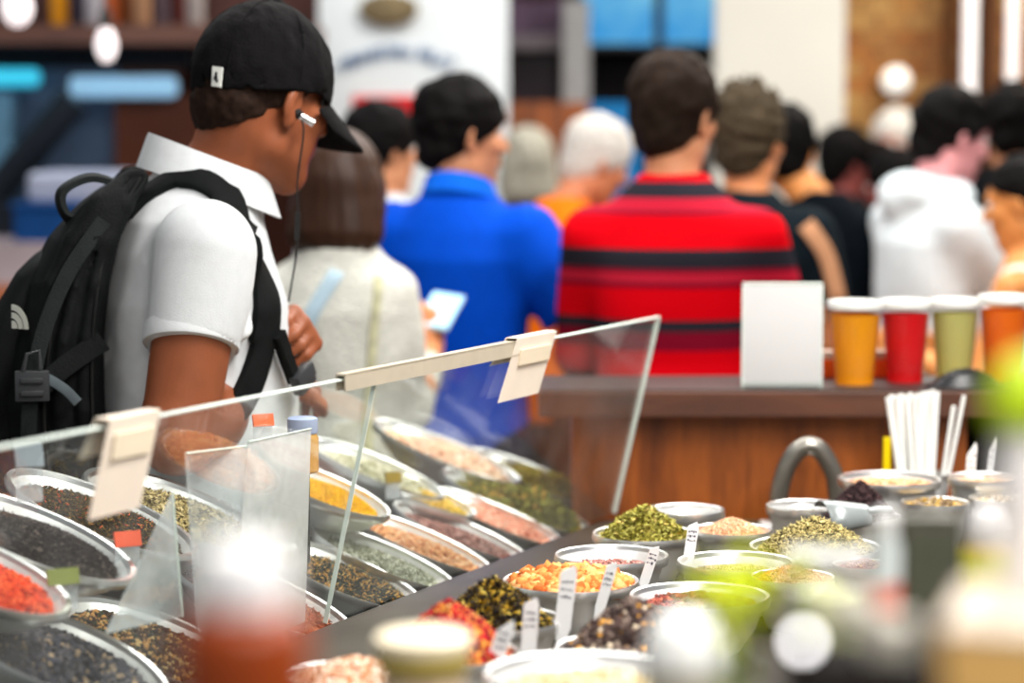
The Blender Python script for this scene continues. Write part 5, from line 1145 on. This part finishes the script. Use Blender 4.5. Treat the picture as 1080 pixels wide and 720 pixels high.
def cup(px, pyt, pyb, Y, hw, col, lab, alpha=.6):
    base = P(px, pyb, Y); base.z = zt; d = Y; top = P(px, pyt, Y).z - zt; r1 = hw / F * d; r0 = r1 * .70
    o = tag(empty('drink_cup', base), lab, 'drink', 'plastic cups of drink on the bar')
    b = MB(); b.lathe([(r0, .0), (r0, .016), (r0 * 1.04, .018), (r1 * .97, top - .012), (r1 * .955, top - .012), (r0 * 1.02, .02), (0.0, .018)], 32, close=False); b.build('clear_wall', CUPM, o, True)
    b = MB(); b.lathe([(r0 * .98, .001), (r0 * .985, .018), (r1 * .90, top * .84), (0.0, top * .84)], 32, close=True); b.build('drink', liquid('drink_%d_%d_%d' % tuple(int(v * 999) for v in col), col, alpha), o, True)
    b = MB(); b.lathe([(r1 * .95, top - .016), (r1 * 1.03, top - .013), (r1 * 1.05, top - .004), (r1 * 1.02, top), (r1 * .9, top + .001), (r1 * .86, top - .003), (0, top - .003)], 32, close=False); b.build('lid', mat('cup_lid', S(226, 226, 222), .25, noise=.03), o, True)
cup(901, 317, 407, 4.365, 29, S(255, 176, 0), 'plastic cup of amber yellow drink beside the white sign')
cup(954, 316, 404, 4.40, 27, S(232, 0, 12), 'plastic cup of bright red drink beside the amber one')
cup(1006, 315, 398, 4.42, 26, S(214, 206, 128), 'plastic cup of pale green drink right of the red one', .7)
cup(1058, 311, 402, 4.40, 27, S(250, 124, 0), 'plastic cup of orange drink at the right end of the bar')
dm = tag(empty('black_tray_lid', Vector((P(1018, 400, 4.33).x, 4.32, zt))), 'low black domed lid lying on the bar before the pale green cup', 'lid')
b = MB(); rr = 38 / F * 4.33
b.lathe([(rr * 1.1, 0), (rr * 1.12, .003), (rr * .95, .008), (rr * .7, .020), (rr * .35, .031), (0.001, .034)], 30, sy=.42, close=False); b.build('dome', mat('black_gloss', (.012, .012, .014), .3, noise=0), dm, True)
b = MB(); b.lathe([(rr * 1.12, 0), (rr * 1.2, .002), (rr * 1.12, .005)], 30, sy=.42, close=False); b.build('rim', MATS['black_gloss'], dm, True)
tr = tag(empty('orange_tray', Vector((P(905, 398, 4.5).x, 4.487, zt))), 'orange box with a pale top behind the cups', 'box')
b = MB(); b.box((-.075, -.018, 0), (.075, .018, .036), bev=.003); b.build('orange_body', mat('box_orange', S(232, 92, 20), .5, noise=.05), tr); b = MB(); b.box((-.078, -.019, .035), (.078, .019, .050), bev=.003); b.build('pale_lid', mat('box_pale', S(200, 176, 160), .4, noise=.05), tr)

# straws in a holder behind the bowls
sx_ = P(972, 470, 4.19).x
sh_ = tag(empty('straw_holder', Vector((sx_, 4.185, ZT))), 'steel cup holding the white straws in front of the bar', 'holder')
b = MB(); b.lathe([(.036, 0), (.040, .004), (.046, .09), (.044, .09), (.037, .006), (0, .006)], 28, close=False); b.build('cup', STEEL, sh_, True)
b = MB(); b.lathe([(.0455, .086), (.0475, .088), (.0475, .092), (.044, .092)], 28, close=False); b.build('rim', RIM, sh_, True)
g = random.Random(4); k_ = 0
for (px, pt, lean) in [(936, 419, -6), (940, 416, -5), (945, 417, -4), (950, 415, -3), (955, 416, -2), (960, 414, -1), (964, 416, 0), (969, 415, 0), (974, 413, 1), (979, 412, 2), (984, 411, 3), (989, 413, 3), (938, 424, -5), (947, 421, -3), (957, 420, -1), (967, 420, 1), (977, 417, 2), (987, 418, 3), (942, 428, -4), (953, 427, -2), (972, 425, 1), (982, 422, 3)]:
    top = P(px, pt, 4.17 + .03 * g.random()); bx_ = sx_ + (px - 964) / F * 4.2 * .55; base = Vector((max(sx_ - .03, min(sx_ + .03, bx_ - .004)), 4.17 + .03 * g.random(), ZT + .012))
    b = MB(); d_ = (top - base); b.tube([base, base + d_ * .5, top], .0042, 8)
    o = b.build('drinking_straw', mat('straw_white', S(238, 238, 234), .4, noise=.02), None, True); tag(o, 'white drinking straw in the tight bundle in front of the wooden bar', 'straw', 'straws in the tight bundle')
for (px, pt, lab) in [(1006, 428, 'shorter white straw standing apart right of the bundle'), (1017, 417, 'taller white straw leaning right apart from the bundle')]:
    top = P(px, pt, 4.18); base = Vector((sx_ + .028 + (.006 if pt == 417 else 0), 4.19, ZT + .012)); b = MB(); b.tube([base, (base + top) / 2, top], .0042, 8); o = b.build('drinking_straw', MATS['straw_white'], None, True); tag(o, lab, 'straw')
top = P(933, 464, 4.17); b = MB(); base = Vector((sx_ - .052, 4.17, ZT)); b.box((-.006, -.004, 0), (.006, .004, top.z - ZT + .005), Matrix.Translation((top.x + .004, 4.17, ZT)), .001)
b.box((-.008, -.006, 0), (.008, .006, .03), Matrix.Translation((top.x + .004, 4.17, ZT)), .001)
tag(b.build('yellow_stirrer', mat('stirrer_yellow', S(232, 200, 0), .4, noise=.03)), 'flat yellow stick left of the white straw bundle', 'stick')

# small jar beyond the guard by the hand
c = on_p(319, 447, .10); jr = tag(empty('spice_jar', c - Vector((0, 0, .07))), 'small amber jar with a pale blue lid beside the cap wearer\'s hand', 'jar')
b = MB(); b.lathe([(.020, 0), (.023, .003), (.023, .050), (.019, .058)], 22); b.build('amber_body', mat('amber_jar', S(206, 150, 50), .2, noise=.15), jr, True); b = MB(); b.lathe([(.021, .057), (.022, .060), (.022, .078), (.019, .080)], 22); b.build('blue_lid', mat('jar_lid_blue', S(168, 180, 214), .4, noise=.03), jr, True)
b = MB(); b.lathe([(.010, -.13), (.010, .002)], 12); b.build('stem_stand', RACK, jr, True)

# ------------------------------------------------------------------ scoop and blurred things on the near part of the counter
sc_ = tag(empty('scoop', P(890, 546, 3.74)), 'grey scoop with a hooped steel handle in the black purple tea', 'scoop')
YH = 4.15; pts = [P(x, y, YH) for x, y in ((820, 548), (822, 520), (829, 494), (841, 476), (853, 470), (865, 475), (875, 490), (881, 506), (884, 535))]
tp = tag(empty('hooped_handle', pts[0]), 'hooped steel handle rising before the wooden bar', 'handle')
HS = mat('hoop_steel', S(150, 146, 138), .3, .9, noise=.05)
b = MB(); b.tube(spline(pts, 6), .0165, 14)
b.tube([Vector((pts[0].x - .004, YH, ZT + .01)), pts[0]], .0165, 12); b.tube([Vector((pts[-1].x + .004, YH, ZT + .01)), pts[-1]], .0165, 12); kid(b.build('hoop', HS, None, True), tp)
b = MB(); b.box((pts[0].x - .03, YH - .022, ZT), (pts[-1].x + .03, YH + .022, ZT + .012), bev=.003); kid(b.build('foot_bar', STEEL, None, True), tp)
L0 = Vector(sc_.location)
b = MB(); n = 14; vs = []; fs = []
for i in range(n + 1):
    a = PI * i / n
    for j, (x, r) in enumerate(((-.04, .022), (.0, .030), (.038, .034))): vs.append((x, -math.cos(a) * r, -math.sin(a) * r * .8))
for i in range(n):
    for j in range(2): fs.append((i * 3 + j, i * 3 + j + 1, (i + 1) * 3 + j + 1, (i + 1) * 3 + j))
fs.append(tuple(i * 3 for i in range(n + 1)))
b.add(vs, fs, Matrix.Rotation(R(200), 4, 'Z') @ Matrix.Rotation(R(150), 4, 'X')); o = b.build('scoop_bowl', mat('scoop_grey', S(150, 156, 156), .3, .4, noise=.1), sc_, True); md = o.modifiers.new('solid', 'SOLIDIFY'); md.thickness = .002
b = MB(); b.tube([(.038, .0, .01), (.055, .004, .012), (.075, .008, .010)], .006, 10); b.build('grip', mat('scoop_grey', (.3, .3, .3)), sc_, True)

ZL = 1.10                         # a raised ledge over the near end of the counter
lg = tag(empty('raised_ledge', (0.1, 1.0, ZT)), 'dark raised ledge under the blurred things nearest the camera', 'ledge')
b = MB(); b.box((-.45, .70, ZL - .02), (.55, 1.30, ZL)); kid(b.build('ledge_top', DARK), lg)
for x in (-.42, .49):
    b = MB(); b.box((x, .72, ZT), (x + .03, 1.28, ZL - .02)); kid(b.build('ledge_end', DARK), lg)
# red brown bottle with a white cap
p = P(257, 650, 1.15); bt = tag(empty('brown_bottle', (p.x, 1.15, ZL)), 'blurred red brown bottle with a white cap nearest the camera', 'bottle')
zz = p.z - ZL
b = MB(); b.lathe([(.024, 0), (.0325, .004), (.0325, zz - .014), (.031, zz - .004), (.024, zz + .004), (.016, zz + .007)], 28); b.build('glass_body', mat('red_brown_glass', S(140, 58, 20), .3, noise=.12, scale=14), bt, True)
b = MB(); b.lathe([(.0205, zz + .002), (.0215, zz + .004), (.0215, zz + .028), (.018, zz + .034), (.008, zz + .037)], 24); b.build('cap', mat('cap_white', S(246, 244, 244), .4, noise=0), bt, True)
# jar with a cream lid
p = P(446, 686, 1.95); jr = tag(empty('lidded_jar', (p.x, 1.95, ZT)), 'blurred clear jar with a cream and olive lid at the bottom centre', 'jar')
zz = p.z - ZT; r_ = 50 / F * 1.95
b = MB(); b.lathe([(r_ * .9, 0), (r_ * .95, .005), (r_ * .95, zz - .03), (r_ * .8, zz - .012)], 28); b.build('jar_body', mat('jar_pale', S(214, 190, 160), .2, noise=.3, scale=30), jr, True)
b = MB(); b.lathe([(r_ * 1.0, zz - .014), (r_ * 1.02, zz - .010), (r_ * 1.02, zz + .002)], 28); b.build('olive_band', mat('lid_olive', S(176, 156, 84), .5, noise=.05), jr, True)
b = MB(); b.lathe([(r_ * 1.02, zz + .002), (r_ * 1.05, zz + .006), (r_ * 1.03, zz + .012), (r_ * .9, zz + .015)], 28); b.build('cream_lid', mat('lid_cream', S(240, 226, 196), .5, noise=.03), jr, True)
# white domed pot
p = P(728, 690, 1.70); po = tag(empty('white_pot', (p.x, 1.70, ZT)), 'blurred white domed pot left of the lime green leaves', 'pot')
r_ = 50 / F * 1.7; zz = p.z - ZT
b = MB(); b.lathe([(r_ * .8, 0), (r_ * .95, .02), (r_ * .98, zz - .004)], 28); b.build('pot_body', mat('pot_grey', S(200, 196, 180), .4, noise=.05), po, True)
b = MB(); b.lathe([(r_ * 1.02, zz - .006), (r_ * 1.0, zz + .004), (r_ * .85, zz + .020), (r_ * .5, zz + .030), (0.001, zz + .033)], 28, close=False); b.build('domed_lid', mat('pot_white', S(248, 250, 248), .35, noise=0), po, True)
# lime leaves in a small pot
LIME = mat('lime_leaf', S(222, 232, 36), .5, noise=.15, scale=25)
def sprig(px, py, Y, rad, nleaf, lab, zb, seed, m=None, lw=.5):
    p = P(px, py, Y); r = tag(empty('leafy_herb', (p.x, Y, zb)), lab, 'plant'); g = random.Random(seed); L0 = Vector(r.location)
    b = MB(); b.lathe([(.018, 0), (.024, .004), (.027, .05), (.023, .052), (0, .045)], 20, close=False); b.build('pot', mat('herb_pot', S(120, 96, 80), .6), r, True)
    b = MB(); s_ = MB()
    for i in range(nleaf):
        v = Vector((g.gauss(0, 1), g.gauss(0, 1), g.gauss(0, .8))); v = v.normalized() * rad * g.uniform(.3, 1); c_ = p - L0 + v; d = (v + Vector((0, 0, .3 * rad))).normalized(); l_ = rad * g.uniform(.6, .9)
        x = d.cross(Vector((g.random(), g.random(), 1))).normalized(); y = d.cross(x)
        vs = [c_ - d * l_ * .5, c_ - d * .1 * l_ + x * l_ * lw * .5 + y * l_ * .08, c_ - d * .1 * l_ - x * l_ * lw * .5 + y * l_ * .08, c_ + d * l_ * .25 + x * l_ * lw * .38, c_ + d * l_ * .25 - x * l_ * lw * .38, c_ + d * l_ * .5 - y * l_ * .1, c_ + y * -.03 * l_]
        b.add(vs, [(0, 1, 6), (0, 6, 2), (1, 3, 6), (2, 6, 4), (3, 5, 6), (4, 6, 5)])
        if i % 5 == 0: s_.tube([(0, 0, .04), (c_ - d * l_ * .5) * .6 + Vector((0, 0, .01)), c_ - d * l_ * .5], .001, 5)
    b.build('foliage', m or LIME, r, True); s_.build('stem', mat('herb_stem', S(110, 140, 40), .6), r, True)
sprig(772, 628, 1.40, .028, 46, 'blurred lime green leafy herb left of the bright highlights', ZT, 3)
sprig(842, 604, 1.75, .014, 26, 'smaller yellow green herb tip behind the bright highlights', ZT, 5)
# glass jar of pale flowers
p = P(872, 600, 1.85); gj = tag(empty('flower_jar', (p.x, 1.85, ZT)), 'blurred glass jar of pale green flowers left of the dark grey box', 'jar')
zz = p.z + .012 - ZT
b = MB(); b.lathe([(.026, 0), (.029, .004), (.029, zz - .01), (.026, zz), (.024, zz), (.027, zz - .012), (.027, .008), (0, .008)], 26, close=False); b.build('glass_wall', CUPM, gj, True)
b = MB(); b.lathe([(.025, .009), (.0262, .02), (.0262, zz - .03), (.0, zz - .018)], 24, close=False); b.build('flowers', mat('pale_flowers', S(214, 216, 160), .7, noise=.45, scale=70), gj, True)
b = MB(); b.lathe([(.0295, zz - .006), (.0305, zz - .003), (.0305, zz + .004), (.027, zz + .005)], 26, close=False); b.build('rim', WHITE, gj, True)
# slim white vial with a red label
p = P(934, 556, 1.80); vi = tag(empty('slim_bottle', (p.x, 1.8, ZT)), 'blurred slim white bottle with a red mark in front of the dark grey box', 'bottle')
zz = p.z - ZT
b = MB(); b.lathe([(.010, 0), (.0115, .003), (.0115, zz - .014), (.008, zz - .006), (.008, zz)], 20); b.build('white_body', mat('vial_white', S(206, 214, 214), .3, noise=.05), vi, True)
b = MB(); zm = P(930, 632, 1.8).z - ZT; b.lathe([(.0120, zm - .012), (.0120, zm + .014)], 20, close=False); b.build('red_label', mat('label_red', S(222, 84, 58), .5, noise=.05), vi, True)
b = MB(); b.lathe([(.0085, zz - .004), (.0085, zz + .01), (.006, zz + .012)], 18); b.build('cap', WHITE, vi, True)
# dark grey box (a till) on a black base
p0 = P(948, 640, 1.95); p1 = P(1016, 545, 1.95); tl = tag(empty('card_reader', ((p0.x + p1.x) / 2, 1.95, ZT)), 'blurred dark grey upright box right of the slim white bottle', 'device')
hw = (p1.x - p0.x) / 2; hh = p1.z - ZT
b = MB(); b.box((-hw, 0, .02), (hw, .03, hh), bev=.006); b.build('housing', mat('device_grey', S(70, 68, 58), .5, noise=.08), tl, True)
b = MB(); b.box((-hw * .8, -.003, hh - .075), (hw * .8, .002, hh - .012), bev=.001); b.build('display', mat('device_screen', S(84, 86, 74), .25, noise=.05), tl)
b = MB(); b.box((-hw * 1.1, -.05, 0), (hw * 1.1, .06, .022), bev=.006); b.build('base_plate', MATS['black_gloss'], tl, True)
# dark black machine with a chrome knob in front
p = P(905, 700, 1.22); mc = tag(empty('black_machine', (p.x, 1.2, ZL)), 'blurred black machine with a shining knob and an added glint at the bottom right', 'machine')
zz = P(905, 688, 1.2).z - ZL
b = MB(); b.box((-.040, -.04, 0), (.036, .05, zz), bev=.012); b.build('housing', mat('machine_dark', S(20, 15, 12), .7, noise=.15, scale=20), mc, True)
b = MB(); b.box((-.012, -.012, 0), (.012, .012, .02), Matrix.Translation((.012, .0, zz - .002)), .004); b.ball((-.006, 0, zz + .022), (.016, .012, .010), 14); b.build('grey_handle', mat('machine_grey', S(190, 184, 170), .4, noise=.05), mc, True)
def knob(px, py, Y, rr_, ):
    q = P(px, py, Y) - Vector(mc.location); b = MB(); b.ball(q, rr_, 24); b.tube([(q.x, q.y + .004, q.z), (q.x + .004, q.y + .03, q.z - .03), (-.02, .0, zz - .03)], .0022, 8); b.build('chrome_knob', mat('chrome', (.95, .95, .95), .06, 1.0, noise=0), mc, True)
knob(842, 612, 1.16, .005)
q = P(847, 676, 1.16) - Vector(mc.location); b = MB(); b.ball(q, .0034, 18); b.build('glint_ball', mat('glint_glow', (1, .97, .97), .3, noise=0, emit=16), mc, True)  # glowing ball added for a glint on the metal, no lamp there
b = MB(); b.tube([q + Vector((0, .002, -.003)), q + Vector((.01, .012, -.03)), Vector((-.02, 0, zz - .02))], .002, 8); b.build('glint_stalk', mat('machine_dark', (0, 0, 0)), mc, True)
# wooden crate with a strongly lit top and a white bottle with a lime cap on it
wc = tag(empty('wooden_crate', P(1040, 700, 1.30)), 'blurred golden wooden block with a strongly lit top at the bottom right corner', 'crate')
a = P(992, 660, 1.18); zc = a.z
b = MB(); M_ = Matrix.Translation((a.x, 1.18, 0)) @ Matrix.Rotation(R(-16), 4, 'Z'); b.box((0, 0, ZL), (.14, .13, zc - .004), M_, .002); kid(b.build('wood_body', wood_mat('golden_wood', S(228, 168, 84), S(250, 204, 128), 'X', 8)), wc)
b = MB(); b.box((-.001, -.001, zc - .004), (.141, .131, zc), M_, .001); kid(b.build('lit_top', mat('lit_pale_wood', S(204, 190, 174), .6, noise=.02)), wc)  # wood top coloured paler than the sides for the strong light on it
p = P(1082, 440, 1.26); sq = tag(empty('squeeze_bottle', (p.x, 1.26, zc)), 'blurred pale grey bottle under a lime green cap at the right edge', 'bottle')
zz = p.z - zc; 
b = MB(); b.lathe([(.0125, 0), (.014, .003), (.014, zz - .012), (.011, zz - .002), (.008, zz)], 26); b.build('bottle_body', mat('bottle_grey', S(236, 233, 233), .4, noise=.03), sq, True)
b = MB(); b.lathe([(.0185, zz - .004), (.0205, zz + .004), (.0195, zz + .018), (.012, zz + .028), (.005, zz + .033), (.001, zz + .034)], 26); b.build('lime_cap', mat('lime_cap', S(186, 214, 30), .45, noise=.05), sq, True)
# white topped bottle with a yellow label
p = P(1040, 556, 2.0); yb = tag(empty('yellow_bottle', (p.x, 2.0, ZT)), 'blurred bottle with a white top and a yellow label behind the wooden block', 'bottle')
zz = p.z - ZT
b = MB(); b.lathe([(.018, 0), (.020, .003), (.020, zz - .03), (.013, zz - .012)], 24); b.build('bottle_body', mat('bottle_cream', S(236, 206, 160), .3, noise=.05), yb, True)
b = MB(); zm = P(1040, 600, 2.0).z - ZT; b.lathe([(.0206, zm - .03), (.0206, zm + .016)], 24, close=False); b.build('yellow_label', mat('label_yellow', S(226, 226, 0), .5, noise=.05), yb, True)
b = MB(); b.lathe([(.0135, zz - .014), (.015, zz - .010), (.016, zz + .006), (.010, zz + .016), (.001, zz + .018)], 24); b.build('white_cap', mat('cap_white', (1, 1, 1)), yb, True)
